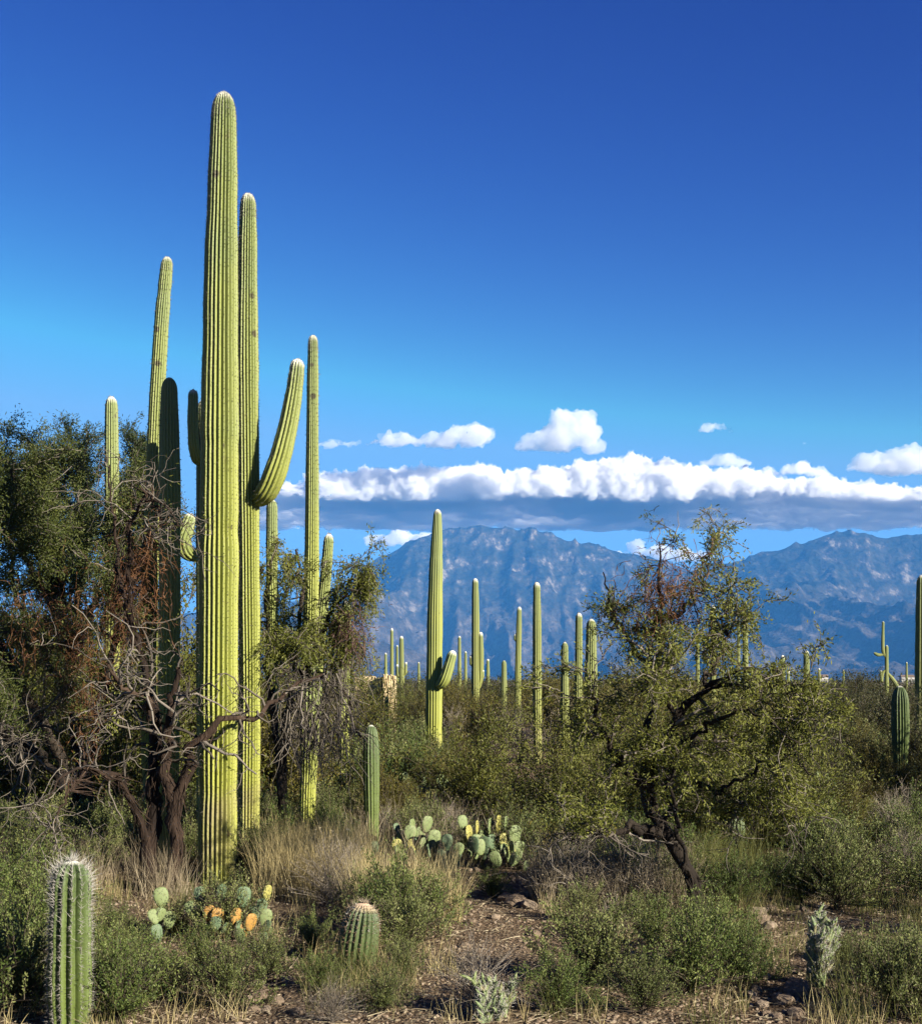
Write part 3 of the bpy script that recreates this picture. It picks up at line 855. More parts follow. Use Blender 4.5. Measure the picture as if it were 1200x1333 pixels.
saguaro('small smooth column saguaro standing in grass by the prickly pears', 14.2,
        [(484, 1113, 15), (484, 1085, 19), (483.5, 1040, 21), (483, 980, 21), (483, 944, 18)],
        ribs=15, spines=(0.03, 0.014, dict(k=4, width=0.003, tip=(0.12, 1.2, 0)), 'spine'), step=0.025, wool=0.03, mat='saguaro_young', depth=0.16)
saguaro('knee-high young saguaro near the small smooth column', 13.0, [(454, 1134, 11), (453, 1110, 13), (452.5, 1079, 11)],
        ribs=13, spines=(0.03, 0.014, dict(k=4, width=0.003, tip=(0.1, 1.2, 0)), 'spine'), step=0.025, wool=0.03, mat='saguaro_young', depth=0.15)
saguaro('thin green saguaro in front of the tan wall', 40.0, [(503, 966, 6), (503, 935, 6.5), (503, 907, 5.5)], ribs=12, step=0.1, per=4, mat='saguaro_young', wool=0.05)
saguaro('far saguaro with two short arms above the tan wall', 62.0, [(523, 937, 6.5), (523, 880, 7), (522.5, 828, 5.5)],
        arms=[[(521, 882, 3), (518, 880, 4), (517, 865, 3.5)], [(525, 880, 3), (528, 877, 4), (528.5, 862, 3.5)]], ribs=12, step=0.14, per=4, mat='saguaro_far', wool=0.25)
saguaro('far needle-thin saguaro above the tan wall', 66.0, [(510, 934, 5), (510, 870, 5), (510, 818, 4)], ribs=12, step=0.15, per=4, mat='saguaro_far', wool=0.25)
FAR = 'far saguaros along the scrub line'
for px, ty, w, Y in ((502, 850, 4, 90), (517, 840, 4, 95), (598, 828, 5, 80), (606, 848, 4, 90), (961, 812, 4.5, 75), (979, 866, 5, 70),
                     (1066, 870, 4, 85), (846, 838, 6, 60), (870, 846, 6, 62), (908, 820, 5, 66), (635, 858, 5, 70), (545, 862, 3.5, 110), (1098, 872, 3, 120), (1180, 862, 3, 120)):
    saguaro('distant armless saguaro standing in the far scrub below the mountains', Y,
            [(px, HZ + CAM_H * FPX / Y, w), (px, (ty + HZ) / 2 + 10, w * 1.05), (px, ty, w * 0.8)], ribs=10, step=0.3, per=4, mat='saguaro_far', wool=0.2, group=FAR, tip_spines=False)
saguaro('saguaro showing through the right mesquite crown', 36.0, [(928, 975, 8), (928, 860, 8), (928, 788, 6.5)], ribs=14, step=0.1, per=4, mat='saguaro_far', wool=0.2)
saguaro('tall thin saguaro right of the mesquite crown', 42.0, [(970, 962, 7.5), (970, 870, 8), (970, 798, 6.5)], ribs=14, step=0.1, per=4, mat='saguaro_far', wool=0.2)
saguaro('candelabra saguaro with short arms hugging its column', 50.0, [(1019, 950, 6.5), (1019, 900, 7), (1018.5, 853, 5.5)],
        arms=[[(1017, 905, 3), (1013.5, 904, 4.5), (1012, 890, 4), (1011.5, 878, 3.5)], [(1021, 905, 3), (1025, 903, 4.5), (1026, 890, 4.5), (1026, 873, 3.8)], [(1018, 909, 3), (1010, 908, 4), (1008, 898, 3.5)]],
        ribs=12, step=0.12, per=4, mat='saguaro_far', wool=0.25)
saguaro('plain saguaro standing apart before the open scrub', 44.0, [(1050, 959, 8.5), (1050, 900, 9), (1049.5, 847, 7.5)], ribs=14, step=0.1, per=4, mat='saguaro_far', wool=0.15)
saguaro('crooked saguaro skeleton with a sideways arm', 48.0, [(1154, 952, 5.5), (1154, 890, 5.5), (1154, 840, 4.5)],
        arms=[[(1153, 856, 3), (1149, 850, 4.5), (1149, 830, 4), (1149.5, 809, 3.2)], [(1151, 852, 3), (1143, 853, 4.5), (1137, 850, 3.5)], [(1153, 872, 3), (1148, 876, 4), (1147, 890, 4.5), (1146.5, 873, 3.5)], [(1155, 876, 3), (1160, 882, 5), (1166, 890, 5.5), (1169, 897, 4.5)]],
        ribs=10, step=0.12, per=4, mat='saguaro_far', wool=0.05)
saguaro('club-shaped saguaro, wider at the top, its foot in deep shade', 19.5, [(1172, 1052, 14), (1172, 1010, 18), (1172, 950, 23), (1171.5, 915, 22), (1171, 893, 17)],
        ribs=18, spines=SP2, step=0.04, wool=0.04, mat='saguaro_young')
saguaro('tall saguaro beside the club-shaped one', 26.0, [(1199, 1012, 15), (1199, 900, 16), (1199, 800, 15), (1199, 749, 11)], ribs=16, step=0.07, per=4, mat='saguaro_far', wool=0.1)

# near ribbed cacti
saguaro('stout young cactus with bristling pale spines over its crown', 6.95,
        [(91, 1352, 50), (91, 1300, 55), (91, 1240, 56), (92, 1180, 55), (93, 1150, 52), (94, 1121, 44)], ribs=13, depth=0.36, per=8, step=0.016, wool=0.03, mat='saguaro_young',
        spines=(0.016, 0.030, dict(k=8, width=0.0022, tip=(0.36, 2.3, 0), only_front=False), 'spine_white'), name='young_saguaro', cap=1.1)
saguaro('fat leaning barrel cactus with a rim of pinkish spines', 8.35,
        [(464, 1284, 46), (464, 1262, 52), (466, 1235, 54), (470, 1205, 51), (474, 1176, 42)], ribs=20, depth=0.16, per=6, step=0.016, wool=0.10, mat='barrel',
        spines=(0.022, 0.034, dict(k=5, width=0.0026, tip=(0.12, 1.4, 0), only_front=False), 'spine_pink'), name='barrel_cactus', cap=1.2)
saguaro('small barrel cactus with a knobbed head under the right mesquite', 13.6,
        [(957, 1124, 20), (957, 1100, 24), (957.5, 1080, 24), (959, 1070, 20), (960, 1062, 13), (959, 1053, 12), (958, 1044, 9)], ribs=14, depth=0.18, per=6, step=0.016, wool=0.10, mat='barrel',
        spines=(0.025, 0.02, dict(k=4, width=0.003, tip=(0.10, 1.3, 0), only_front=False), 'spine'), name='barrel_cactus', cap=1.0)


# ------------------------------------------------------------------ trees
def finish_tree(name, label, root, wood, leaf, extra=()):
    e = empty(name, root, label, 'tree')
    for nm, g, mats, stuff in [('trunk', wood, None, False), ('crown', leaf, None, True)] + list(extra):
        pass
    return e


def limb_batch(limbs, n=14, jit=0.02):
    return [resample(np.array(l, float), n, jit) for l in limbs]


def px_limb(pts):
    """(px, py, Y, radius) -> (x,y,z,r)"""
    return [(*PX(p[0], p[1], p[2]), p[3]) for p in pts]


def tree(name, label, root, limbs, bark, twig, leafm, sec=(60, 0.5, 1.1, 0.35, 0.05), ter=(500, 0.2, 0.5, 0.3, 0.1), leaf_n=30000, leaf_L=(0.03, 0.06), leaf_W=0.012,
         spread=0.07, leaf_zone=None, tmin=0.3, bias=(0, 0, 0.25), extra=None, shag=160):
    """limbs: list of (x,y,z,r) tracks. sec/ter: count, length range, wiggle, droop"""
    e = empty(name, root, label, 'tree')
    L = limb_batch(limbs, 22, 0.018)
    P = np.stack([l[:, :3] for l in L]); R = np.stack([l[:, 3] for l in L])
    g = Geo(); tubes(g, P, R * (1 + 0.11 * rng.normal(size=R.shape)), 9)
    g.obj('trunk', bark, e, True, root)
    # secondary branches
    p, t, tt, b = on_branches(P, sec[0], tmin, 1.0)
    d = unit(t * 0.7 + rand_dirs(sec[0]) * 0.9 + np.array(bias))
    S = grow(p, d, rng.uniform(sec[1], sec[2], sec[0]), 8, sec[3], sec[4])
    rs = (R[b, np.minimum((tt * 21).astype(int), 21)] * 0.5)[:, None]
    rs = np.minimum(rs, 0.018) * np.linspace(1, 0.35, 8)[None, :]
    g2 = Geo(); tubes(g2, S, np.maximum(rs, 0.0035), 4)
    p, t, tt, b = on_branches(S, ter[0], 0.15, 1.0)
    d = unit(t * 0.6 + rand_dirs(ter[0]) * 0.9 + np.array(bias) * 0.6)
    Q = grow(p, d, rng.uniform(ter[1], ter[2], ter[0]), 6, ter[3], ter[4])
    tubes(g2, Q, np.linspace(0.0045, 0.0016, 6)[None, :] + np.zeros((ter[0], 1)), 3)
    o = g2.obj('twigs', twig, e, True, root); o['kind'] = 'stuff'
    if leaf_n:
        Q2 = Q
        if leaf_zone is not None:
            k = leaf_zone(Q[:, -1]); Q2 = Q[k]
        gl = Geo()
        p, t, tt, b = on_branches(Q2, leaf_n, 0.1, 1.0)
        cl = rng.random(len(Q2))[b]
        p = p + rng.normal(size=p.shape) * spread * 0.5
        d = unit(t * 0.8 + rand_dirs(leaf_n) * 0.8)
        leaves(gl, p, d, rng.uniform(*leaf_L, leaf_n), leaf_W, np.clip(0.5 * cl + 0.5 * rng.random(leaf_n), 0, 1))
        o = gl.obj('crown', leafm, e, False, root); o['kind'] = 'stuff'
    # loose strips of bark on the trunk and main limbs
    k = shag
    if k:
        p, t, tt, b = on_branches(P, k, 0.0, 0.55)
        r = R[b, np.minimum((tt * 21).astype(int), 21)][:, None]
        d = unit(np.cross(t, rand_dirs(k)))
        st = grow(p + d * r * 0.9, unit(-t * 0.9 + d * 0.25), rng.uniform(0.08, 0.30, k), 5, 0.12, 0.05)
        gb = Geo(); ribbons(gb, st, rng.uniform(0.006, 0.016, k)); o = gb.obj('bark_strips', bark, e, False, root); o['kind'] = 'stuff'
    if extra: extra(e, Q, S, P)
    return e


def hang(e, root, centre, size, n, mat, name='mistletoe', L=(0.15, 0.45), w=0.006, grav=0.35):
    """a tangle of fine hanging mistletoe twigs"""
    g = Geo()
    c = np.array(centre) + rng.normal(size=(n, 3)) * np.array(size) * 0.5
    P = grow(c, unit(rand_dirs(n) + np.array([0, 0, -0.4])), rng.uniform(*L, n), 6, 0.45, grav)
    ribbons(g, P, w)
    p, t, _, _ = on_branches(P, n * 3, 0.2, 1)
    leaves(g, p, unit(t + rand_dirs(n * 3) * 0.8), 0.05, w * 1.2)
    o = g.obj(name, mat, e, False, root); o['kind'] = 'stuff'
    return o


# big leafy tree at the left edge
rA = GX(100, 14.6)
limbsA = [px_limb(l) for l in [
    [(104, 1112, 14.6, .085), (95, 1040, 14.6, .075), (70, 960, 14.4, .06), (30, 890, 14.2, .045), (-30, 800, 13.9, .03), (-60, 700, 13.7, .02)],
    [(106, 1112, 14.7, .08), (104, 1000, 14.7, .07), (95, 900, 14.9, .055), (80, 780, 15.2, .04), (70, 690, 15.4, .03), (75, 615, 15.5, .016)],
    [(108, 1112, 14.6, .07), (112, 1020, 14.5, .06), (130, 930, 14.2, .045), (150, 820, 14.0, .035), (154, 760, 13.9, .026), (160, 715, 13.8, .016)],
    [(95, 1040, 14.6, .05), (50, 980, 14.0, .04), (0, 960, 13.5, .03), (-60, 930, 13.2, .02)],
    [(100, 940, 14.8, .045), (60, 860, 15.0, .035), (20, 780, 15.2, .025), (10, 690, 15.2, .018)],
    [(90, 880, 14.8, .04), (120, 780, 15.4, .03), (165, 710, 15.8, .02), (185, 655, 15.8, .014)],
    [(80, 780, 15.2, .03), (40, 690, 14.6, .02), (15, 610, 14.2, .012)],
]]


def extraA(e, Q, S, P):
    hang(e, rA, PX(105, 860, 13.7), (0.30, 0.35, 0.75), 420, M['mistletoe'])
    hang(e, rA, PX(60, 800, 13.6), (0.45, 0.4, 0.4), 260, M['mistletoe'])
    hang(e, rA, PX(165, 790, 13.5), (0.25, 0.3, 0.5), 200, M['mistletoe'])


tree('palo_verde_tree', 'big leafy tree with several dark trunks and brown mistletoe', rA, limbsA, M['bark'], M['twig'], M['leaf_paloverde'],
     sec=(130, 0.4, 1.0, 0.30, 0.03), ter=(2300, 0.15, 0.45, 0.3, 0.06), leaf_n=150000, leaf_L=(0.022, 0.052), leaf_W=0.011, spread=0.08, tmin=0.4,
     leaf_zone=lambda p: p[:, 2] + 0.35 * rng.normal(size=len(p)) > 1.75, extra=extraA)

# darker feathery tree behind it
rA2 = GX(75, 17.5)
limbsA2 = [px_limb(l) for l in [
    [(75, 1070, 17.5, .07), (80, 900, 17.5, .06), (70, 750, 17.6, .045), (60, 670, 17.7, .03), (60, 600, 17.7, .012)],
    [(80, 900, 17.5, .05), (110, 750, 17.4, .04), (115, 660, 17.4, .025), (102, 600, 17.3, .012)],
    [(80, 860, 17.5, .05), (150, 740, 17.8, .035), (174, 670, 17.9, .025), (176, 605, 17.9, .012)],
    [(75, 800, 17.5, .045), (30, 720, 17.4, .03), (15, 650, 17.3, .014)],
]]
tree('ironwood_tree', 'darker feathery tree rising behind the leafy tree and its saguaro tip', rA2, limbsA2, M['bark'], M['twig'], M['leaf_pine'],
     sec=(80, 0.3, 0.7, 0.2, -0.12), ter=(1100, 0.15, 0.38, 0.2, -0.12), leaf_n=70000, leaf_L=(0.03, 0.065), leaf_W=0.011, spread=0.05, tmin=0.5, bias=(0, 0, 0.6))

# bare-branched tree in front of the tall saguaros
rB = GX(192, 11.5)
limbsB = [px_limb(l) for l in [
    [(192, 1168, 11.5, .075), (196, 1100, 11.5, .07), (200, 1020, 11.45, .06), (205, 960, 11.4, .05), (198, 900, 11.4, .035), (182, 850, 11.4, .026), (170, 800, 11.5, .016)],
    [(222, 1150, 11.45, .06), (228, 1060, 11.4, .055), (240, 1000, 11.35, .045), (262, 950, 11.25, .035), (300, 932, 11.3, .028), (335, 942, 11.4, .024), (375, 893, 11.7, .018), (420, 878, 11.9, .01)],
    [(228, 1060, 11.4, .05), (215, 980, 11.3, .04), (222, 920, 11.2, .03), (232, 870, 11.1, .02)],
    [(205, 960, 11.4, .04), (190, 905, 11.1, .025), (165, 900, 10.9, .02), (140, 865, 10.8, .012)],
    [(182, 850, 11.4, .02), (160, 780, 11.4, .018), (150, 720, 11.4, .015), (146, 660, 11.4, .01), (143, 605, 11.3, .006)],
    [(172, 810, 11.4, .018), (165, 730, 11.2, .015), (172, 670, 11.1, .013), (188, 640, 11.0, .010), (222, 660, 10.9, .007), (232, 685, 10.8, .004)],
    [(190, 640, 11.0, .009), (205, 665, 10.9, .008), (222, 690, 10.8, .006), (245, 680, 10.8, .004)],
    [(196, 1100, 11.5, .04), (170, 1040, 11.2, .025), (150, 1010, 10.9, .018), (110, 1000, 10.7, .014), (80, 1010, 10.5, .010), (62, 1040, 10.4, .006)],
    [(150, 1010, 10.9, .014), (115, 1005, 10.7, .012), (90, 1030, 10.5, .010), (70, 1065, 10.4, .007), (48, 1095, 10.3, .004)],
]]
tree('dead_mesquite_tree', 'bare grey-branched tree with shaggy reddish trunk before the tall saguaros', rB, limbsB, M['bark_red'], M['twig'], M['leaf_mesquite'],
     sec=(95, 0.25, 0.75, 0.42, 0.08), ter=(430, 0.10, 0.35, 0.45, 0.10), leaf_n=1500, leaf_L=(0.02, 0.045), leaf_W=0.010, tmin=0.45, shag=700,
     extra=lambda e, Q, S, P: hang(e, rB, PX(185, 740, 11.6), (0.22, 0.2, 0.45), 150, M['mistletoe']))

# leafy tree behind the tall saguaros, with hanging dead twigs
rC = GX(372, 13.9)
limbsC = [px_limb(l) for l in [
    [(372, 1118, 13.9, .06), (366, 1020, 13.8, .05), (372, 940, 13.7, .042), (395, 880, 13.6, .035), (425, 870, 13.5, .026), (450, 900, 13.4, .018), (470, 960, 13.3, .010)],
    [(366, 1020, 13.8, .05), (356, 930, 13.8, .04), (350, 840, 13.8, .03), (345, 760, 13.8, .02), (362, 700, 13.7, .010)],
    [(372, 940, 13.7, .04), (385, 860, 13.9, .03), (392, 780, 14.0, .02), (385, 715, 14.0, .010)],
    [(395, 880, 13.6, .03), (415, 830, 13.5, .022), (435, 790, 13.4, .014), (455, 760, 13.3, .007), (470, 722, 13.2, .004)],
    [(395, 880, 13.6, .03), (400, 850, 13.2, .022), (385, 850, 12.9, .016), (365, 880, 12.8, .010)],
    [(425, 870, 13.5, .02), (450, 850, 13.4, .014), (465, 830, 13.3, .008)],
]]


def extraC(e, Q, S, P):
    hang(e, rC, PX(458, 810, 13.2), (0.12, 0.2, 0.30), 130, M['mistletoe_purple'])
    g = Geo()
    n = 230
    c = np.array([PX(rng.uniform(365, 450), rng.uniform(870, 960), rng.uniform(12.9, 13.6)) for _ in range(n)])
    T = grow(c, unit(rand_dirs(n) * 0.6 + np.array([0, 0, -0.8])), rng.uniform(0.25, 0.8, n), 8, 0.28, 0.15)
    tubes(g, T, np.linspace(0.006, 0.002, 8)[None] + np.zeros((n, 1)), 3)
    o = g.obj('hanging_twigs', M['twig'], e, True, rC); o['kind'] = 'stuff'


tree('palo_verde_tree', 'leafy tree behind the tall saguaros with dead twigs hanging down', rC, limbsC, M['bark'], M['twig'], M['leaf_drape'],
     sec=(85, 0.16, 0.42, 0.35, 0.26), ter=(800, 0.14, 0.40, 0.30, 0.42), leaf_n=27000, leaf_L=(0.025, 0.05), leaf_W=0.011, spread=0.05, tmin=0.35,
     leaf_zone=lambda p: p[:, 2] + 0.12 * rng.normal(size=len(p)) > 1.9, extra=extraC)

# mesquite on the right
ZD = 0.892
rD = GX(905, 11.6 * ZD)
limbsD = [px_limb([(a, b, c * ZD, d) for a, b, c, d in l]) for l in [
    [(908, 1212, 11.6, .066), (901, 1180, 11.65, .056), (905, 1150, 11.6, .054), (893, 1122, 11.55, .058), (886, 1105, 11.6, .050), (866, 1092, 11.65, .054), (852, 1070, 11.6, .048), (846, 1025, 11.6, .045), (852, 985, 11.6, .04), (880, 935, 11.5, .035), (918, 892, 11.4, .026), (950, 880, 11.3, .014), (1000, 905, 11.1, .007)],
    [(904, 1168, 11.5, .016), (892, 1115, 11.35, .017), (880, 1065, 11.3, .015), (872, 1020, 11.3, .012), (884, 975, 11.2, .007)],
    [(866, 1092, 11.65, .034), (864, 1045, 11.75, .028), (872, 995, 11.9, .022), (905, 940, 12.1, .014), (935, 915, 12.2, .007)],
    [(848, 1062, 11.6, .045), (838, 1010, 11.7, .036), (842, 950, 11.8, .03), (856, 880, 11.9, .024), (858, 810, 12.0, .017), (862, 750, 12.0, .011), (858, 705, 12.0, .005)],
    [(862, 1085, 11.6, .05), (825, 1078, 11.4, .036), (795, 1090, 11.2, .022), (765, 1082, 11.0, .012), (740, 1095, 10.9, .006)],
    [(846, 1030, 11.6, .04), (815, 1000, 11.4, .028), (785, 960, 11.2, .02), (770, 900, 11.0, .012)],
    [(880, 935, 11.5, .028), (870, 890, 11.2, .02), (850, 870, 10.9, .014), (835, 900, 10.7, .008)],
    [(852, 985, 11.6, .03), (900, 965, 11.9, .022), (950, 960, 12.2, .015), (1010, 985, 12.5, .008)],
    [(856, 880, 11.9, .022), (820, 840, 12.1, .016), (798, 800, 12.3, .010), (785, 745, 12.4, .005)],
    [(858, 820, 12.0, .018), (895, 790, 12.1, .013), (918, 750, 12.2, .008), (925, 705, 12.2, .004)],
    [(918, 892, 11.4, .02), (940, 840, 11.6, .014), (945, 790, 11.7, .007)],
    [(918, 892, 11.4, .02), (965, 872, 11.2, .014), (1010, 885, 11.0, .010), (1045, 930, 10.9, .006)],
    [(930, 1030, 11.5, .014), (985, 1000, 11.2, .011), (1035, 985, 11.0, .008), (1058, 1010, 10.9, .005)],
    [(900, 965, 11.5, .016), (955, 920, 11.0, .012), (1005, 935, 10.8, .008), (1040, 975, 10.7, .005)],
    [(880, 1000, 11.6, .022), (930, 1030, 11.5, .016), (985, 1050, 11.4, .012), (1030, 1040, 11.3, .006)],
]]


def extraD(e, Q, S, P):
    hang(e, rD, PX(872, 775, 11.9 * ZD), (0.30, 0.30, 0.42), 380, M['mistletoe'], L=(0.10, 0.35))
    hang(e, rD, PX(846, 800, 12.0 * ZD), (0.2, 0.2, 0.3), 120, M['mistletoe'], L=(0.10, 0.35))


tree('mesquite_tree', 'crooked dark-trunked mesquite with sparse yellow-green leaves standing in the scrub', rD, limbsD, M['bark'], M['twig'], M['leaf_drape'],
     sec=(190, 0.20, 0.60, 0.40, 0.05), ter=(1500, 0.08, 0.30, 0.38, 0.08), leaf_n=44000, leaf_L=(0.022, 0.045), leaf_W=0.011, spread=0.04, tmin=0.35, extra=extraD,
     leaf_zone=lambda p: (p[:, 2] > 0.75) & (rng.random(len(p)) < np.clip(1.25 - 0.42 * (p[:, 2] - 1.6), 0.25, 1)))


# ------------------------------------------------------------------ shrubs
def bush_mesh(name, seed, h, rad, stems, leaf_n, leafL, leafW, leafm, upright=0.5, t0=0.3, spread=0.03, twig_n=0, stem_r=0.004, clump=0.6, stemm='stem', lift=0.0):
    """one shrub around its foot: (stems mesh, foliage mesh)"""
    global rng
    keep = rng; rng = np.random.default_rng(seed)
    az = rng.uniform(0, 2 * math.pi, stems); out_ = np.sqrt(rng.random(stems))
    D = np.stack([np.cos(az) * out_ * rad, np.sin(az) * out_ * rad, h * (1 - 0.80 * out_ ** 2.2) * rng.uniform(0.75, 1.05, stems)], 1)
    t = np.linspace(0, 1, 7)[None, :, None]
    P = D[:, None, :] * t
    P[..., :2] *= (t ** (0.75 + upright))            # rise, then lean out
    P += np.cumsum(rng.normal(size=P.shape) * 0.012 * h, 1) * t
    P[:, 0, :2] = rng.normal(size=(stems, 2)) * 0.04 * rad
    P[:, 0, 2] = -0.03
    g = Geo(); tubes(g, P, np.linspace(stem_r, stem_r * 0.35, 7)[None] + np.zeros((stems, 1)), 3)
    S = P
    if twig_n:
        p, tg, tt, b = on_branches(P, twig_n, 0.25, 1)
        S = grow(p, unit(tg + rand_dirs(twig_n) * 0.7 + np.array([0, 0, lift])), rng.uniform(0.14, 0.32 + 0.2 * lift, twig_n) * h, 5, 0.16, -0.06 - 0.1 * lift)
        tubes(g, S, np.linspace(stem_r * .5, stem_r * .22, 5)[None] + np.zeros((twig_n, 1)), 3)
    sm = g.mesh(name + ' stems', M[stemm])
    p, tg, tt, b = on_branches(S, leaf_n, t0 if not twig_n else 0.1, 1)
    cl = rng.random(len(S))[b]
    p = p + rng.normal(size=p.shape) * spread
    p[:, 2] = np.maximum(p[:, 2], 0.01)
    gl = Geo()
    leaves(gl, p, unit(tg * 0.7 + rand_dirs(leaf_n) * 0.8 + np.array([0, 0, .2])), rng.uniform(0.6, 1.2, leaf_n) * leafL, leafW, np.clip(clump * cl + (1 - clump) * rng.random(leaf_n), 0, 1))
    lm = gl.mesh(name + ' foliage', leafm, False)
    rng = keep
    return sm, lm


def place_bush(name, meshes, loc, s, rz, label, group, sz=None):
    e = empty(name, loc, label, 'bush', group)
    e.scale = (s, s, sz or s); e.rotation_euler = (0, 0, rz)
    for nm, me in zip(('stems', 'foliage'), meshes):
        o = bpy.data.objects.new(nm, me); link(o, e)
        o['kind'] = 'stuff'
    return e


BURS = [bush_mesh('bursage', 100 + k, 0.5, 0.42, 80, 7600, 0.021, 0.0085, M['leaf_bursage'], 0.25, 0.3, 0.011, 260, lift=0.75) for k in range(5)]
GREEN = [bush_mesh('green bush', 200 + k, 0.55, 0.40, 75, 7600, 0.023, 0.0085, M['leaf_green'], 0.25, 0.3, 0.011, 250, lift=0.6) for k in range(4)]
CREO = [bush_mesh('creosote', 300 + k, 2.0, 1.15, 50, 11000, 0.055, 0.021, M['leaf_creosote'], 0.35, 0.3, 0.045, 260, 0.010) for k in range(5)]
CREOD = [bush_mesh('dull creosote', 340 + k, 2.0, 1.15, 50, 10000, 0.055, 0.021, M['leaf_creosote_dark'], 0.35, 0.3, 0.045, 260, 0.010) for k in range(3)]
MESQ = [bush_mesh('mesquite bush', 360 + k, 2.0, 1.3, 44, 12000, 0.055, 0.020, M['leaf_mesquite'], 0.2, 0.3, 0.05, 280, 0.011) for k in range(3)]
TWIGGY = [bush_mesh('dry bush', 400 + k, 0.6, 0.42, 70, 900, 0.018, 0.007, M['straw_grey'], 0.3, 0.3, 0.02, 420, 0.003, 0.6, 'twig_pale') for k in range(3)]
YEL = [bush_mesh('yellow bush', 420, 0.5, 0.3, 70, 4500, 0.035, 0.008, M['leaf_yellow'], 0.3, 0.2, 0.02, 160)]

G1 = 'low bushes on the gravel'
# nearest bushes, placed where the photograph shows them: (px of the foot, depth, kind, scale, label)
# what the photograph shows behind the low bushes: nothing before Y may rise above row py between px0 and px1
SIGHT = [(592, 690, 13.2, 1126), (505, 598, 13.7, 1116), (198, 360, 9.1, 1210), (466, 500, 14.1, 1098), (430, 505, 8.35, 1268), (440, 464, 12.9, 1118), (340, 440, 12.0, 1165),
         (938, 976, 13.5, 1104), (1040, 1092, 7.85, 1290), (838, 930, 10.3, 1172), (604, 698, 12.5, 1196), (1000, 1190, 10.8, 1200), (700, 830, 11.2, 1150), (60, 125, 6.9, 1330), (150, 240, 11.4, 1170)]


SIGHT2 = [(552, 584, 26, 962), (688, 710, 29, 985), (610, 632, 38, 898), (727, 744, 27, 955), (745, 782, 28, 905), (1155, 1200, 19.5, 1040), (494, 514, 40, 955), (498, 518, 43, 915), (1040, 1058, 44, 925),
          (664, 682, 44, 880), (1008, 1030, 50, 905), (474, 494, 14, 1100), (960, 976, 42, 890), (505, 530, 62, 885), (1140, 1175, 48, 900), (515, 560, 18, 1040)]


def fit(px, Y, s, hgt=0.62, rad=0.34, lines=None):
    """scale that keeps a bush under the sight lines; 0 where none fits"""
    for a, b, Yf, py in (lines or SIGHT):
        r = rad * s * FPX / Y * 0.8
        if Y < Yf and a - r < px < b + r:
            s = min(s, (CAM_H - (py - HZ) / FPX * Y) / hgt)
    return s if s > 0.42 else 0.0


near = [
    (205, 7.6, 'b', 1.30, 'broad grey-green bush beside the bristling young cactus'),
    (258, 8.3, 'g', 1.10, 'leafy green bush in front of the yellow dying prickly pear pads'),
    (20, 7.3, 'b', 1.0, 'grey-green bush at the left of the bristling young cactus'),
    (150, 9.2, 'b', 1.1, 'grey-green bush behind the bristling young cactus'),
    (300, 7.4, 'b', .9, 'low bush at the edge of the small bare gravel patch'),
    (405, 8.7, 'g', 1.05, 'leafy bush left of the leaning barrel cactus'),
    (414, 7.7, 'g', .6, 'small bush left of the foot of the leaning barrel cactus'),
    (520, 9.3, 'g', 1.0, 'bright green bush right of the leaning barrel cactus'),
    (548, 9.6, 'b', .95, 'dense bush in front of the prickly pears by the path'),
    (525, 7.9, 'b', .75, 'wispy low bush at the left side of the gravel path'),
    (765, 7.9, 'b', 0.98, 'rounded bush standing alone on the right side of the gravel path'),
    (640, 11.2, 'g', .65, 'shaded bush beneath the big prickly pear clump'),
    (760, 9.9, 'b', 1.0, 'bush on the gravel before the dry twig thicket'),
    (830, 9.7, 'b', 1.15, 'bush in front of the crooked mesquite trunk'),
    (900, 7.7, 'g', 1.15, 'large leafy green bush before the crooked mesquite trunk'),
    (1135, 8.1, 'b', 1.0, 'grey-green bush beside the pale cholla'),
    (835, 7.25, 'b', .62, 'small bush at the near gravel edge before the large leafy green bush'),
    (500, 7.2, 'b', .7, 'small bush at the near gravel edge right of the leaning barrel cactus'),
    (155, 7.1, 'g', .8, 'leafy bush close beside the bristling young cactus on its right'),
    (1165, 7.25, 'b', .8, 'bush at the near gravel edge right of the pale cholla'),
    (725, 7.2, 'g', .6, 'small green bush at the near end of the gravel path'),
    (1185, 8.4, 'g', 1.05, 'leafy bush right of the pale cholla'),
    (1010, 11.6, 'g', 1.15, 'dark rounded bush behind the right gravel patch'),
    (1090, 10.9, 'b', 1.2, 'bush behind the strip of lit gravel'),
]
for px, Y, k, s, lb in near:
    s = max(fit(px, Y, s * 1.05), 0.45)
    ms = (BURS if k == 'b' else GREEN)
    place_bush('desert_bush', ms[int(rng.integers(len(ms)))], GX(px, Y), s, rng.uniform(0, 6.28), lb, None, s * rng.uniform(.9, 1.1))

# gravel kept open: boxes in (px0, px1, Y0, Y1)
OPEN = [(602, 702, 7.2, 11.0), (320, 395, 6.5, 7.9), (790, 870, 6.5, 8.9), (975, 1050, 6.5, 7.8), (985, 1180, 9.2, 10.4), (590, 690, 11.0, 12.8), (500, 575, 11.4, 13.5)]
TAKEN = [(px, Y) for px, Y, *_ in near] + [(91, 6.95), (468, 8.4), (283, 12), (323, 12.9), (484, 14.2), (957, 13.6), (905, 10.35), (640, 13.0), (535, 13.9)]


def is_open(px, Y, pad=0):
    return any(a - pad < px < b + pad and c < Y < d for a, b, c, d in OPEN)


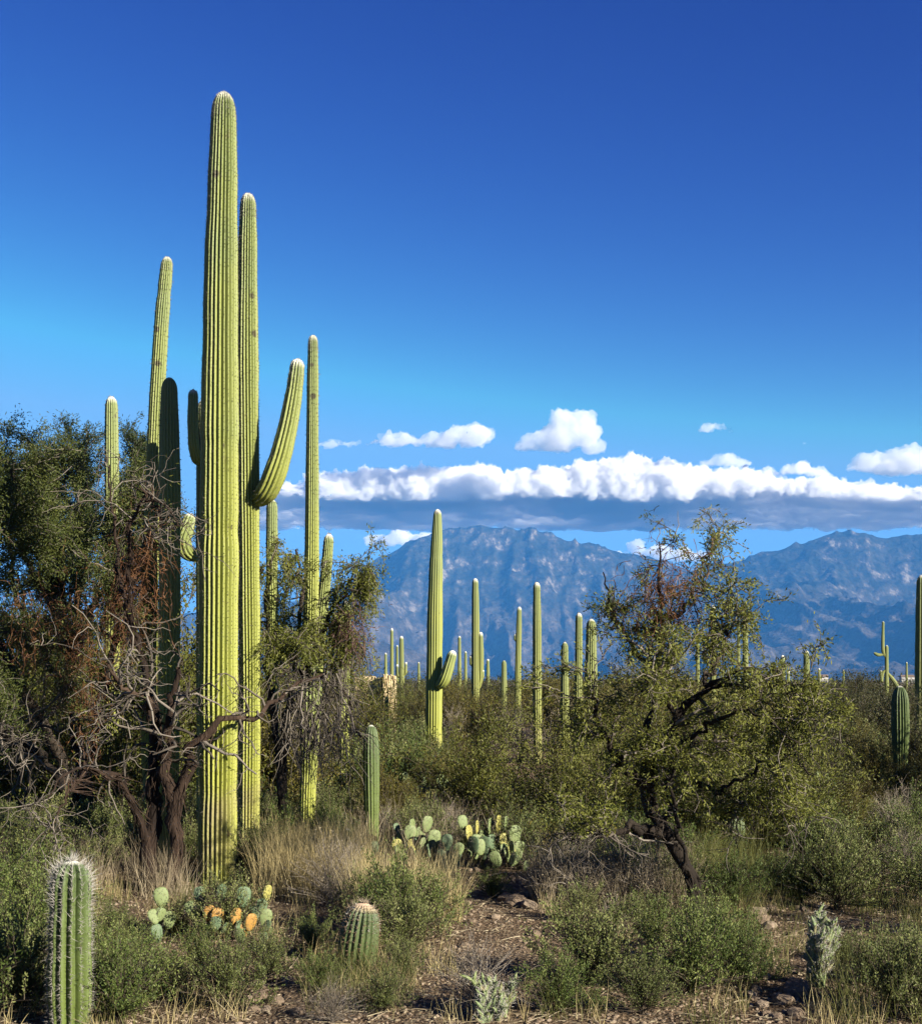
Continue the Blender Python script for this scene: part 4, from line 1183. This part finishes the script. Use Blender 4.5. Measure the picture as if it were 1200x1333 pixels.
MARKS = [(91, 7, 'near the bristling young cactus'), (285, 11, 'near the foot of the tallest saguaro'), (105, 14, 'under the big leafy tree'), (468, 9, 'near the leaning barrel cactus'), (484, 14.5, 'near the small smooth column saguaro'),
         (640, 13, 'near the biggest prickly pear clump'), (650, 8, 'along the gravel path'), (905, 9, 'before the crooked mesquite trunk'), (870, 13.5, 'under and behind the crooked mesquite'), (1064, 8, 'near the pale cholla'),
         (1080, 10.5, 'by the right gravel strip'), (957, 14, 'near the knobbed barrel cactus'), (1172, 18, 'near the club-shaped saguaro'), (565, 22, 'before the lone tall saguaro'), (700, 24, 'before the straight saguaro and the close pair'),
         (250, 17, 'behind the tall saguaro group'), (500, 40, 'around the tan wall'), (640, 40, 'around the saguaro with two small buds'), (760, 33, 'around the close saguaro pair'), (950, 33, 'behind the crooked mesquite'),
         (1050, 40, 'around the plain saguaro standing apart'), (1155, 42, 'around the crooked saguaro skeleton'), (120, 35, 'far behind the big leafy tree'), (330, 35, 'far behind the tall saguaro group')]


def by(px, Y):
    return min(MARKS, key=lambda m: ((px - m[0]) / FPX * Y) ** 2 / (1 + Y / 12) + ((Y - m[1]) * .6) ** 2)[2]


cnt = 0
tries = 0
while cnt < 265 and tries < 12000:
    tries += 1
    Y = 7.0 + 15 * rng.random() ** 1.15
    px = rng.uniform(-60, 1260)
    if is_open(px, Y): continue
    if any(abs(px - a) * Y / FPX < 0.24 and abs(Y - b) < 0.32 for a, b in TAKEN): continue
    if 20 < px < 430 and 9.4 < Y < 12.4 and rng.random() < 0.6: continue
    sc_ = fit(px, Y, rng.uniform(.65, 1.2))
    if not sc_ or is_open(px, Y, 0.24 * sc_ * FPX / Y): continue
    TAKEN.append((px, Y))
    r = rng.random()
    if px > 430 and r < 0.12:
        place_bush('dry_bush', TWIGGY[int(rng.integers(3))], GX(px, Y), sc_ * .9, rng.uniform(0, 6.28), 'tangled leafless grey-brown dry bush ' + by(px, Y), 'dry twiggy bushes')
    elif r < 0.55:
        place_bush('desert_bush', BURS[int(rng.integers(5))], GX(px, Y), sc_, rng.uniform(0, 6.28), 'grey-green low bush ' + by(px, Y), G1)
    else:
        place_bush('desert_bush', GREEN[int(rng.integers(4))], GX(px, Y), sc_, rng.uniform(0, 6.28), 'deeper green low bush ' + by(px, Y), 'deeper green low bushes in the scrub')
    cnt += 1
for px, Y, s in ((760, 10.7, 1.05), (805, 10.9, 1.1), (845, 10.8, 1.0), (720, 11.2, 1.0), (430, 10.7, .9), (455, 10.9, .8)):
    place_bush('dry_bush', TWIGGY[int(rng.integers(3))], GX(px, Y), s, rng.uniform(0, 6.28), 'tangled leafless grey-brown dry bush ' + by(px, Y), 'dry twiggy bushes')
place_bush('yellow_bush', YEL[0], GX(705, 13.6), 0.85, 0.3, 'small yellow bush right of the big prickly pear clump', None)
place_bush('yellow_bush', YEL[0], GX(805, 13.2), 0.9, 1.3, 'yellow bush under the low limb of the crooked mesquite', None)

# tall creosote and mesquite scrub
for i in range(150):
    Y = 17 + 38 * (i / 150) ** 1.2 + rng.uniform(-.6, .6)
    px = rng.uniform(-40, 1240) if i % 5 else rng.uniform(430, 1080)
    if px > 1085 and Y < 26 and rng.random() < 0.5: continue
    s = rng.uniform(0.72, 1.14) * (1.0 if Y > 21 else 0.88)
    s = fit(px, Y, s, 2.0, 0.55, SIGHT2)
    if not s: continue
    if i % 11 == 5:
        place_bush('dead_bush', TWIGGY[int(rng.integers(3))], GX(px, Y), s * 2.4, rng.uniform(0, 6.28), 'tall leafless grey dead bush ' + by(px, Y), 'dead bushes in the scrub belt')
    elif px > 1045 or (i % 9 == 0):
        place_bush('creosote_bush', CREOD[int(rng.integers(3))], GX(px, Y), s, rng.uniform(0, 6.28), 'tall dull olive creosote bush ' + by(px, Y), 'dull creosote bushes')
    elif i % 3 == 0:
        place_bush('mesquite_bush', MESQ[int(rng.integers(3))], GX(px, Y), s * 1.05, rng.uniform(0, 6.28), 'tall bright yellow-green mesquite bush ' + by(px, Y), 'mesquite bushes in the scrub belt')
    else:
        place_bush('creosote_bush', CREO[int(rng.integers(5))], GX(px, Y), s, rng.uniform(0, 6.28), 'tall golden-olive creosote bush ' + by(px, Y), 'golden creosote bushes')
for i in range(90):
    px = rng.uniform(425, 570) if i % 2 else rng.uniform(1050, 1240)
    Y = rng.uniform(15, 34)
    m_ = (BURS + GREEN + CREO)[int(rng.integers(14))]
    big = m_ in CREO
    s = fit(px, Y, rng.uniform(.3, .6) if big else rng.uniform(1.1, 2.0), 2.0 if big else .5, .55 if big else .34, SIGHT2) if not big else rng.uniform(.3, .5)
    if not s: continue
    place_bush('desert_bush', m_, GX(px, Y), s, rng.uniform(0, 6.28), 'knee-high bush filling the scrub ' + by(px, Y), 'knee-high bushes of the scrub belt')
for px, Y, s, lb in ((985, 13.9, 0.72, 'bright yellow-green mesquite bush right of the crooked mesquite'), (1030, 15.2, 0.70, 'yellow-green mesquite bush at the outer edge of the crooked mesquite'),
                     (735, 15.5, 0.72, 'dense mesquite bush left of the crooked mesquite'), (790, 14.6, 0.62, 'mesquite bush behind the low limb of the crooked mesquite'), (620, 17.0, 0.8, 'mesquite bush at the back of the big prickly pear clump'),
                     (905, 15.0, 0.75, 'mesquite bush directly behind the crooked mesquite')):
    place_bush('mesquite_bush', MESQ[int(rng.integers(3))], GX(px, Y), s, rng.uniform(0, 6.28), lb, None)

for px, Y, s, lb in ((95, 20.5, 1.7, 'very tall mesquite bush far behind the big leafy tree'), (190, 21.0, 1.75, 'very tall mesquite bush far behind the leaning saguaro'), (10, 20.0, 1.6, 'very tall mesquite bush beside the big leafy tree and far behind'), (250, 22.5, 1.5, 'tall mesquite bush far behind the shaded saguaro'),
                     (20, 18.5, 1.25, 'tall mesquite bush behind the trunks of the big leafy tree'), (130, 19.0, 1.3, 'tall mesquite bush behind the trunks of the bare-branched tree'), (235, 18.0, 1.2, 'tall mesquite bush behind the shaded saguaro'),
                     (330, 19.5, 1.2, 'tall mesquite bush behind the tall saguaro with the arm'), (-40, 16.5, 1.2, 'tall mesquite bush beside the big leafy tree'), (180, 16.2, 1.05, 'mesquite bush behind the leaning saguaro'), (60, 16.4, 1.0, 'mesquite bush close behind the trunks of the big leafy tree')):
    place_bush('mesquite_bush', MESQ[int(rng.integers(3))], GX(px, Y), s, rng.uniform(0, 6.28), lb, None)
# unseen bushes added outside the view to shade the right side of the scene
for x, y, s, lb in ((9.2, 16.6, 1.8, 'tall unseen mesquite bush added to shade the club-shaped saguaro'), (5.9, 7.9, 1.0, 'unseen mesquite bush added to shade the ground behind the pale cholla'), (8.6, 11.8, 1.2, 'unseen mesquite bush added to shade the bushes right of the gravel strip')):
    place_bush('mesquite_bush', MESQ[int(rng.integers(3))], (x, y, float(gh(x, y))), s, rng.uniform(0, 6.28), lb, None)

place_bush('creosote_bush', CREO[1], GX(478, 40.5), 0.72, 1.0, 'creosote bush growing close before the tan wall', None)
place_bush('creosote_bush', CREO[3], GX(494, 41.0), 0.66, 2.0, 'creosote bush between the tan wall and the thin green saguaro', None)
# the far scrub, one mass out to the foot of the mountains
def far_scrub():
    g = Geo(); n = 2600
    Y = 56 * (2500 / 56) ** (rng.random(n) ** 1.25)
    X = (rng.uniform(-120, 1320, n) - 600) / FPX * Y
    h = rng.uniform(1.2, 2.3, n)
    k = np.where(Y < 140, 130, 24)
    b = np.repeat(np.arange(n), k)
    d = rand_dirs(len(b)); d[:, 2] = np.abs(d[:, 2])
    rr = rng.random(len(b)) ** 0.4
    p = np.stack([X[b] + d[:, 0] * rr * h[b] * 0.65, Y[b] + d[:, 1] * rr * h[b] * 0.65, 0.1 + d[:, 2] * rr * h[b] * 0.95], 1)
    big = np.clip(Y[b] / 140, 1, 8)
    leaves(g, p, unit(rand_dirs(len(b)) + np.array([0, 0, 0.7])), 0.16 * big * rng.uniform(.7, 1.3, len(b)), 0.07 * big, np.clip(0.6 * rng.random(n)[b] + 0.4 * rng.random(len(b)), 0, 1))
    o = g.obj('far_scrub', M['leaf_creosote_dark'], None, False)
    tag(o, 'distant olive desert scrub running to the foot of the mountains', 'scrub', kind='stuff')


far_scrub()


# ------------------------------------------------------------------ prickly pears
def pad_mesh(name, mat):
    """an upright obovate pad, foot at the origin, 1 high, with areoles of fine spines"""
    nu, nv = 20, 12
    g = Geo()
    v = np.linspace(0, math.pi, nv); u = np.arange(nu) * 2 * math.pi / nu
    z = 0.5 - 0.5 * np.cos(v)
    w = 0.37 * np.sin(v) ** 0.75 * (0.72 + 0.42 * z)
    th = 0.085 * np.sin(v) ** 0.8
    V = np.stack([w[:, None] * np.cos(u)[None], th[:, None] * np.sin(u)[None] + 0.03 * (z[:, None] - .5) ** 2, z[:, None] + 0 * u[None]], -1)
    idx = np.arange(nu * nv).reshape(nv, nu)
    q = np.stack([idx[:-1], np.roll(idx[:-1], -1, 1), np.roll(idx[1:], -1, 1), idx[1:]], -1).reshape(-1, 4)
    g.add(V, q, 0.5)
    r = np.random.default_rng(3)
    n = 70
    zz = r.uniform(0.12, 0.97, n); vv = np.arccos(1 - 2 * zz); uu = r.uniform(0, 6.28, n)
    ww = 0.37 * np.sin(vv) ** 0.75 * (0.72 + 0.42 * zz); tt = 0.085 * np.sin(vv) ** 0.8
    C = np.stack([ww * np.cos(uu), tt * np.sin(uu), zz], 1)
    D = unit(np.stack([np.cos(uu) * 0.3, np.sin(uu), zz * 0 + 0.1], 1))
    C = np.repeat(C, 3, 0); D = unit(np.repeat(D, 3, 0) + r.normal(size=(n * 3, 3)) * 0.45)
    leaves(g, C, D, 0.14 * r.uniform(.5, 1, n * 3), 0.016, None, 1, True)
    return g.mesh(name, [mat, M['spine']])


PADS = {k: pad_mesh('pad ' + k, M[k]) for k in ('pad', 'pad_blue', 'pad_dead', 'pad_yellow')}


def prickly_pear(label, px0, Y, pads):
    """pads: (px, py of the pad's foot, height px, lean right deg, turn deg, kind, dY)"""
    root = GX(px0, Y)
    e = empty('prickly_pear', root, label, 'cactus')
    for px, py, h, lean, turn, kind, dy in pads:
        y = Y + dy
        p = PX(px, py, y)
        o = bpy.data.objects.new('pad', PADS[kind]); link(o, e)
        o.location = Vector(p - root)
        s = h * y / FPX
        o.scale = (s, s, s)
        o.rotation_euler = (Matrix.Rotation(math.radians(lean), 3, 'Y') @ Matrix.Rotation(math.radians(turn), 3, 'Z')).to_euler()
    return e


def fill_pads(px0, px1, py0, py1, n, hr, kinds, depth=0.25):
    """a loose stack of extra pads that carries the traced ones down to the ground"""
    out_ = []
    for _ in range(n):
        out_.append((rng.uniform(px0, px1), rng.uniform(py0, py1), rng.uniform(*hr), rng.uniform(-35, 35), rng.uniform(-70, 70), kinds[int(rng.integers(len(kinds)))], rng.uniform(-depth, depth)))
    return out_


prickly_pear('prickly pear with yellow dying pads at the foot of the tallest saguaro', 285, 9.3,
             [(263, 1178, 24, -10, 25, 'pad_blue', .1), (287, 1178, 27, 5, 60, 'pad_blue', 0), (316, 1182, 28, 4, 20, 'pad_blue', 0), (346, 1174, 22, 10, 55, 'pad_yellow', .05),
              (256, 1195, 24, -30, 10, 'pad', 0), (270, 1200, 22, 12, 15, 'pad_dead', -.1), (282, 1206, 24, 5, 30, 'pad_dead', -.12), (306, 1206, 24, 4, 40, 'pad_dead', -.1), (324, 1213, 24, 12, 40, 'pad_dead', -.1),
              (341, 1190, 20, 0, 10, 'pad_blue', 0), (344, 1207, 24, 8, 15, 'pad', 0), (212, 1183, 28, -8, 20, 'pad', .2), (208, 1205, 24, 5, 30, 'pad', .15), (268, 1215, 20, -20, 10, 'pad', -.05),
              (318, 1222, 22, -12, 30, 'pad_dead', -.1)] + fill_pads(252, 352, 1198, 1230, 24, (16, 24), ['pad', 'pad_blue'], .22) + fill_pads(202, 220, 1200, 1230, 7, (18, 26), ['pad', 'pad_blue'], .15))
prickly_pear('pale green prickly pear just right of the small smooth column saguaro', 535, 13.8,
             [(536, 1086, 20, 2, 60, 'pad', 0), (554, 1084, 22, 10, 30, 'pad', .1), (524, 1100, 20, -8, 30, 'pad', 0), (533, 1098, 24, 4, 15, 'pad', -.1), (563, 1106, 26, 8, 20, 'pad', 0), (546, 1096, 20, 5, 30, 'pad', .1),
              (520, 1114, 22, -12, 20, 'pad_yellow', -.1), (535, 1112, 20, 8, 15, 'pad_yellow', -.15), (550, 1112, 22, 10, 30, 'pad', 0), (519, 1085, 14, -20, 40, 'pad_blue', .1), (488, 1113, 18, -5, 30, 'pad_blue', -.2)]
             + fill_pads(515, 566, 1105, 1122, 16, (16, 22), ['pad', 'pad_blue'], .25))
prickly_pear('blue-green prickly pear between two paler clumps', 583, 13.0,
             [(582, 1108, 22, 0, 15, 'pad_blue', 0), (592, 1118, 22, 20, 20, 'pad', 0), (578, 1122, 18, -15, 15, 'pad_blue', 0), (590, 1128, 20, 8, 10, 'pad', -.1), (580, 1132, 18, -8, 20, 'pad', -.1)] + fill_pads(575, 595, 1124, 1136, 6, (14, 20), ['pad_blue'], .15))
prickly_pear('biggest prickly pear clump with many upright sunlit pads', 640, 13.3,
             [(604, 1081, 20, -10, 25, 'pad', 0), (612, 1098, 24, -6, 60, 'pad_yellow', 0), (621, 1088, 20, 0, 75, 'pad_yellow', .1), (619, 1106, 20, 4, 20, 'pad', -.05), (637, 1087, 22, 4, 70, 'pad', .1),
              (648, 1085, 24, 4, 65, 'pad_yellow', .1), (657, 1084, 22, 6, 72, 'pad', .15), (640, 1106, 20, 0, 40, 'pad_blue', 0), (658, 1106, 22, -6, 25, 'pad_yellow', 0), (668, 1100, 26, 10, 20, 'pad', 0),
              (672, 1118, 24, 14, 30, 'pad', 0), (663, 1124, 22, 4, 15, 'pad_yellow', -.1), (616, 1116, 20, -8, 30, 'pad', 0), (683, 1134, 14, 15, 30, 'pad', -.1), (630, 1100, 20, -8, 55, 'pad', .1)]
             + fill_pads(605, 672, 1108, 1130, 22, (16, 24), ['pad', 'pad', 'pad_blue'], .3))
prickly_pear('small-padded prickly pear half hidden in scrub behind the small smooth column', 535, 18.0,
             [(524 + 5 * k % 62, 1018 + (k * 7) % 30, 12 + (k % 3) * 2, rng.uniform(-15, 15), rng.uniform(20, 75), 'pad' if k % 4 else 'pad_yellow', rng.uniform(-.3, .3)) for k in range(26)] + fill_pads(515, 560, 1035, 1062, 20, (12, 16), ['pad', 'pad_blue'], .3))
prickly_pear('little pale prickly pear in the shade of the club-shaped saguaro', 1070, 16.5,
             [(1066, 1015, 12, -10, 30, 'pad', 0), (1076, 1018, 13, 5, 30, 'pad', 0), (1072, 1030, 13, 0, 10, 'pad', 0), (1068, 1042, 13, -15, 20, 'pad', 0), (1080, 1040, 13, 18, 20, 'pad', 0), (1074, 1050, 14, 6, 30, 'pad', 0), (1070, 1060, 14, -6, 30, 'pad', 0), (1074, 1072, 14, 6, 15, 'pad', 0)])


# ------------------------------------------------------------------ chollas
def cholla(label, px, Y, h, n, spread):
    root = GX(px, Y)
    e = empty('cholla_cactus', root, label, 'cactus')
    q_ = 15
    st = grow(np.repeat(root[None], q_, 0) + rng.normal(size=(q_, 3)) * .035, unit(np.stack([rng.normal(size=q_) * spread, rng.normal(size=q_) * spread, np.ones(q_)], 1)), h * rng.uniform(.55, .95, q_), 7, 0.05, 0)
    st[:, 0, 2] = root[2] - 0.03
    g = Geo(); tubes(g, st, np.linspace(0.014, 0.010, 7)[None] + np.zeros((q_, 1)), 7)
    p, t, _, _ = on_branches(st, n, 0.15, 1)
    J = grow(p, unit(t * .7 + rand_dirs(n) * .7 + np.array([0, 0, .3])), rng.uniform(.04, .085, n), 5, .08, 0)
    tubes(g, J, np.array([.006, .0095, .010, .008, .002])[None] + np.zeros((n, 1)), 7)
    g.obj('joints', M['pad'], e, True, root)
    gs = Geo(); A = np.concatenate([J[:, 1:4].reshape(-1, 3), st.reshape(-1, 3)])
    k = 14; A = np.repeat(A, k, 0) + rng.normal(size=(len(A) * k, 3)) * .010
    leaves(gs, A, rand_dirs(len(A)), 0.022, 0.0024, None, 0, True)
    o = gs.obj('spines', M['spine_white'], e, False, root); o['kind'] = 'stuff'


cholla('pale spiny cholla standing at the edge of a dark shadow', 1064, 7.9, 0.42, 330, 0.10)
cholla('low pale cholla clump at the near end of the gravel path', 640, 7.05, 0.20, 210, 0.5)


# ------------------------------------------------------------------ dry grass, wall, houses, stones
def grass_patch(px0, px1, Y0, Y1, n, h, mat, w=0.004, name='dry_grass', label='', lean=0.35):
    g = Geo()
    Y = rng.uniform(Y0, Y1, n); X = (rng.uniform(px0, px1, n) - 600) / FPX * Y
    # gather into tufts
    m = max(n // 45, 3); c = rng.integers(0, n, m); a = rng.integers(0, m, n)
    X = X[c][a] + rng.normal(size=n) * .07; Y = Y[c][a] + rng.normal(size=n) * .07
    ok = np.array([not is_open(600 + FPX * x / y, y) for x, y in zip(X, Y)])
    X, Y, a = X[ok], Y[ok], a[ok]; n = len(X)
    P0 = np.stack([X, Y, gh(X, Y) - .01], 1)
    d = unit(rand_dirs(n) * lean + np.array([0, 0, 1.0]))
    P = grow(P0, d, h * rng.uniform(.45, 1.1, n), 6, .10, .04)
    ribbons(g, P, w, np.clip(.5 * rng.random(m)[a] + .5 * rng.random(n), 0, 1))
    o = g.obj(name, mat, None, False)
    return tag(o, label, 'grass', kind='stuff')


grass_patch(345, 475, 11.0, 13.3, 6000, .55, M['straw'], .0045, 'dry_grass', 'tall pale straw grass right of the tall saguaros')
grass_patch(-20, 245, 10.9, 13.2, 3000, .42, M['straw_grey'], .004, 'dry_grass', 'dry grass under the bare-branched tree')
grass_patch(470, 600, 9.8, 12.6, 3500, .50, M['straw'], .004, 'dry_grass', 'dry grass between the leaning barrel cactus and the prickly pears')
grass_patch(690, 890, 10.5, 12.8, 6000, .50, M['straw_grey'], .004, 'dry_grass', 'grey dry stalks around the foot of the crooked mesquite')
grass_patch(900, 990, 11.2, 13.6, 2200, .45, M['grass'], .004, 'grass', 'yellow-green grass beside the knobbed barrel cactus')
grass_patch(380, 520, 7.2, 8.3, 500, .26, M['grass'], .003, 'grass', 'thin green grass around the leaning barrel cactus')
grass_patch(960, 1230, 7.0, 14.0, 2500, .35, M['grass'], .004, 'grass', 'sparse grass among the bushes on the right')
grass_patch(-40, 760, 13.5, 19.0, 6000, .55, M['straw_grey'], .006, 'dry_grass', 'dry stalks between the trees and the scrub belt')


def adobe_wall():
    root = GX(488, 44.0)
    e = empty('adobe_wall', root, 'crumbling tan wall seen through the scrub beside the leafy tree', 'wall')

    def slab(name, px0, px1, top, thick, Y, seed):
        r = np.random.default_rng(seed); n = 18
        x = np.linspace((px0 - 600) / FPX * Y, (px1 - 600) / FPX * Y, n)
        zt = CAM_H - (np.interp(np.linspace(0, 1, n), np.linspace(0, 1, len(top)), top) - HZ) / FPX * Y + r.normal(size=n) * .03
        rows = np.linspace(0, 1, 9)
        V = []
        for yy in (Y, Y + thick):
            for k in rows:
                V.append(np.stack([x, np.full(n, yy) + r.normal(size=n) * .025, -0.05 + (zt + .05) * k], 1))
        V = np.array(V).reshape(2, 9, n, 3); idx = np.arange(2 * 9 * n).reshape(2, 9, n)
        q = []
        f = idx[0]; b = idx[1]
        q.append(np.stack([f[:-1, :-1], f[:-1, 1:], f[1:, 1:], f[1:, :-1]], -1).reshape(-1, 4))
        q.append(np.stack([b[:-1, :-1], b[1:, :-1], b[1:, 1:], b[:-1, 1:]], -1).reshape(-1, 4))
        q.append(np.stack([f[-1, :-1], f[-1, 1:], b[-1, 1:], b[-1, :-1]], -1).reshape(-1, 4))
        q.append(np.stack([f[:-1, 0], f[1:, 0], b[1:, 0], b[:-1, 0]], -1)); q.append(np.stack([f[:-1, -1], b[:-1, -1], b[1:, -1], f[1:, -1]], -1))
        g = Geo(); g.add(V.reshape(-1, 3), q, 0.5)
        g.obj(name, M['adobe'], e, False, root)
    slab('wall_panel', 462, 501, [882, 879, 881, 880, 884, 880], .35, 44.3, 1)
    slab('pillar', 499, 515, [878, 880, 879, 881], .6, 43.9, 2)


adobe_wall()


def house(px, Y, w, h, label):
    root = GX(px, Y); e = empty('house', root, label, 'house')
    g = Geo(); d = w * .6
    V = np.array([(x, y, z) for z in (0, h) for x, y in ((-w / 2, 0), (w / 2, 0), (w / 2, d), (-w / 2, d))]) + root
    g.add(V, np.array([(0, 1, 5, 4), (1, 2, 6, 5), (2, 3, 7, 6), (3, 0, 4, 7)])); g.obj('wall', M['white_paint'], e, False, root)
    g = Geo(); V = np.array([(-w * .54, -.4, h + .003), (w * .54, -.4, h + .003), (w * .54, d + .4, h + .003), (-w * .54, d + .4, h + .003), (-w * .5, d / 2, h * 1.45), (w * .5, d / 2, h * 1.45)]) + root
    g.add(V, [np.array([(0, 1, 5, 4), (2, 3, 4, 5), (3, 2, 1, 0)]), np.array([(0, 4, 3), (1, 2, 5)])]); g.obj('roof', M['rock'], e, False, root)


house(1073, 900, 5.0, 3.6, 'tiny white house in the far scrub by the lone plain saguaro')
house(1182, 950, 9.0, 3.6, 'wider tiny white house in the far scrub beside the tall edge saguaro')


def stone_mesh(seed):
    r = np.random.default_rng(seed)
    V, F = ico(2); V = V * (1 + .22 * r.normal(size=(len(V), 1)) * .5) * np.array([1, r.uniform(.7, 1.1), r.uniform(.45, .75)])
    for _ in range(5):
        n = unit(r.normal(size=(1, 3)))[0]; dd = V @ n; c = r.uniform(.55, .8)
        V = V - np.clip(dd - c, 0, None)[:, None] * n
    g = Geo(); g.add(V, F, r.random()); return g.mesh('stone', M['rock'], False)


STONES = [stone_mesh(k) for k in range(6)]
sp = []
for i in range(110):
    a, b, c, d = OPEN[int(rng.integers(len(OPEN)))]
    sp.append((rng.uniform(a, b), rng.uniform(max(c, 7.2), d + .6), rng.uniform(.02, .055)))
for i, (px, Y, s) in enumerate([(672, 10.75, .11), (660, 11.0, .09), (690, 10.6, .08), (988, 10.2, .10), (1000, 10.0, .08), (1035, 7.7, .11), (1020, 7.5, .07), (1100, 7.35, .08), (985, 10.5, .09)] + sp):
    o = bpy.data.objects.new('stone', STONES[i % 6]); p = GX(px, Y); link(o, None, Vector((p[0], p[1], p[2] + s * .18)))
    o.scale = (s, s, s); o.rotation_euler = (rng.uniform(-.3, .3), rng.uniform(-.3, .3), rng.uniform(0, 6.28))
    tag(o, 'tan angular stone lying on the open gravel', 'stone', 'stones on the gravel')


def gravel():
    g = Geo(); V0, F0 = ico(1); n = 9000
    Y = 6.9 + 6.0 * rng.random(n) ** 1.2; px = rng.uniform(-20, 1220, n)
    X = (px - 600) / FPX * Y; s = rng.uniform(.005, .018, n) * rng.uniform(.5, 1, n)
    sc = s[:, None] * np.stack([rng.uniform(.8, 1.3, n), rng.uniform(.8, 1.3, n), rng.uniform(.5, .8, n)], 1)
    A = rng.uniform(0, 6.28, n); V = V0[None] * (1 + .15 * rng.normal(size=(n, len(V0), 1))) * sc[:, None, :]
    c, s_ = np.cos(A)[:, None], np.sin(A)[:, None]
    V = np.stack([V[..., 0] * c - V[..., 1] * s_, V[..., 0] * s_ + V[..., 1] * c, V[..., 2]], -1)
    V += np.stack([X, Y, gh(X, Y) + s * .2], 1)[:, None, :]
    F = (F0[None] + (np.arange(n) * len(V0))[:, None, None]).reshape(-1, 3)
    g.add(V.reshape(-1, 3), F, np.repeat(rng.random(n), len(V0)))
    o = g.obj('gravel', M['rock'], None, False)
    tag(o, 'loose gravel scattered over the desert floor', 'gravel', kind='stuff')


gravel()


def litter():
    """fallen twigs, dry leaves and stalks"""
    g = Geo(); n = 5200
    Y = 6.9 + 8.0 * rng.random(n) ** 1.2; X = (rng.uniform(-20, 1220, n) - 600) / FPX * Y
    P0 = np.stack([X, Y, gh(X, Y) + rng.uniform(.006, .02, n)], 1)
    d = rand_dirs(n); d[:, 2] *= .12
    ribbons(g, grow(P0, unit(d), rng.uniform(.03, .22, n), 4, .15, 0), rng.uniform(.003, .008, n))
    m = 9000
    Y = 6.9 + 8.0 * rng.random(m) ** 1.2; X = (rng.uniform(-20, 1220, m) - 600) / FPX * Y
    d = rand_dirs(m); d[:, 2] = np.abs(d[:, 2]) * .3
    leaves(g, np.stack([X, Y, gh(X, Y) + .008], 1), unit(d), rng.uniform(.015, .04, m), .009)
    o = g.obj('ground_litter', M['straw_grey'], None, False)
    tag(o, 'fallen twigs and dry leaves scattered over the gravel', 'litter', kind='stuff')


litter()
grass_patch(-30, 1230, 6.9, 11.5, 5200, .22, M['straw'], .0032, 'dry_grass', 'short dry grass tufts between the low bushes')
grass_patch(-30, 1230, 6.9, 13.0, 4200, .24, M['grass'], .0032, 'grass', 'short green grass tufts between the low bushes')
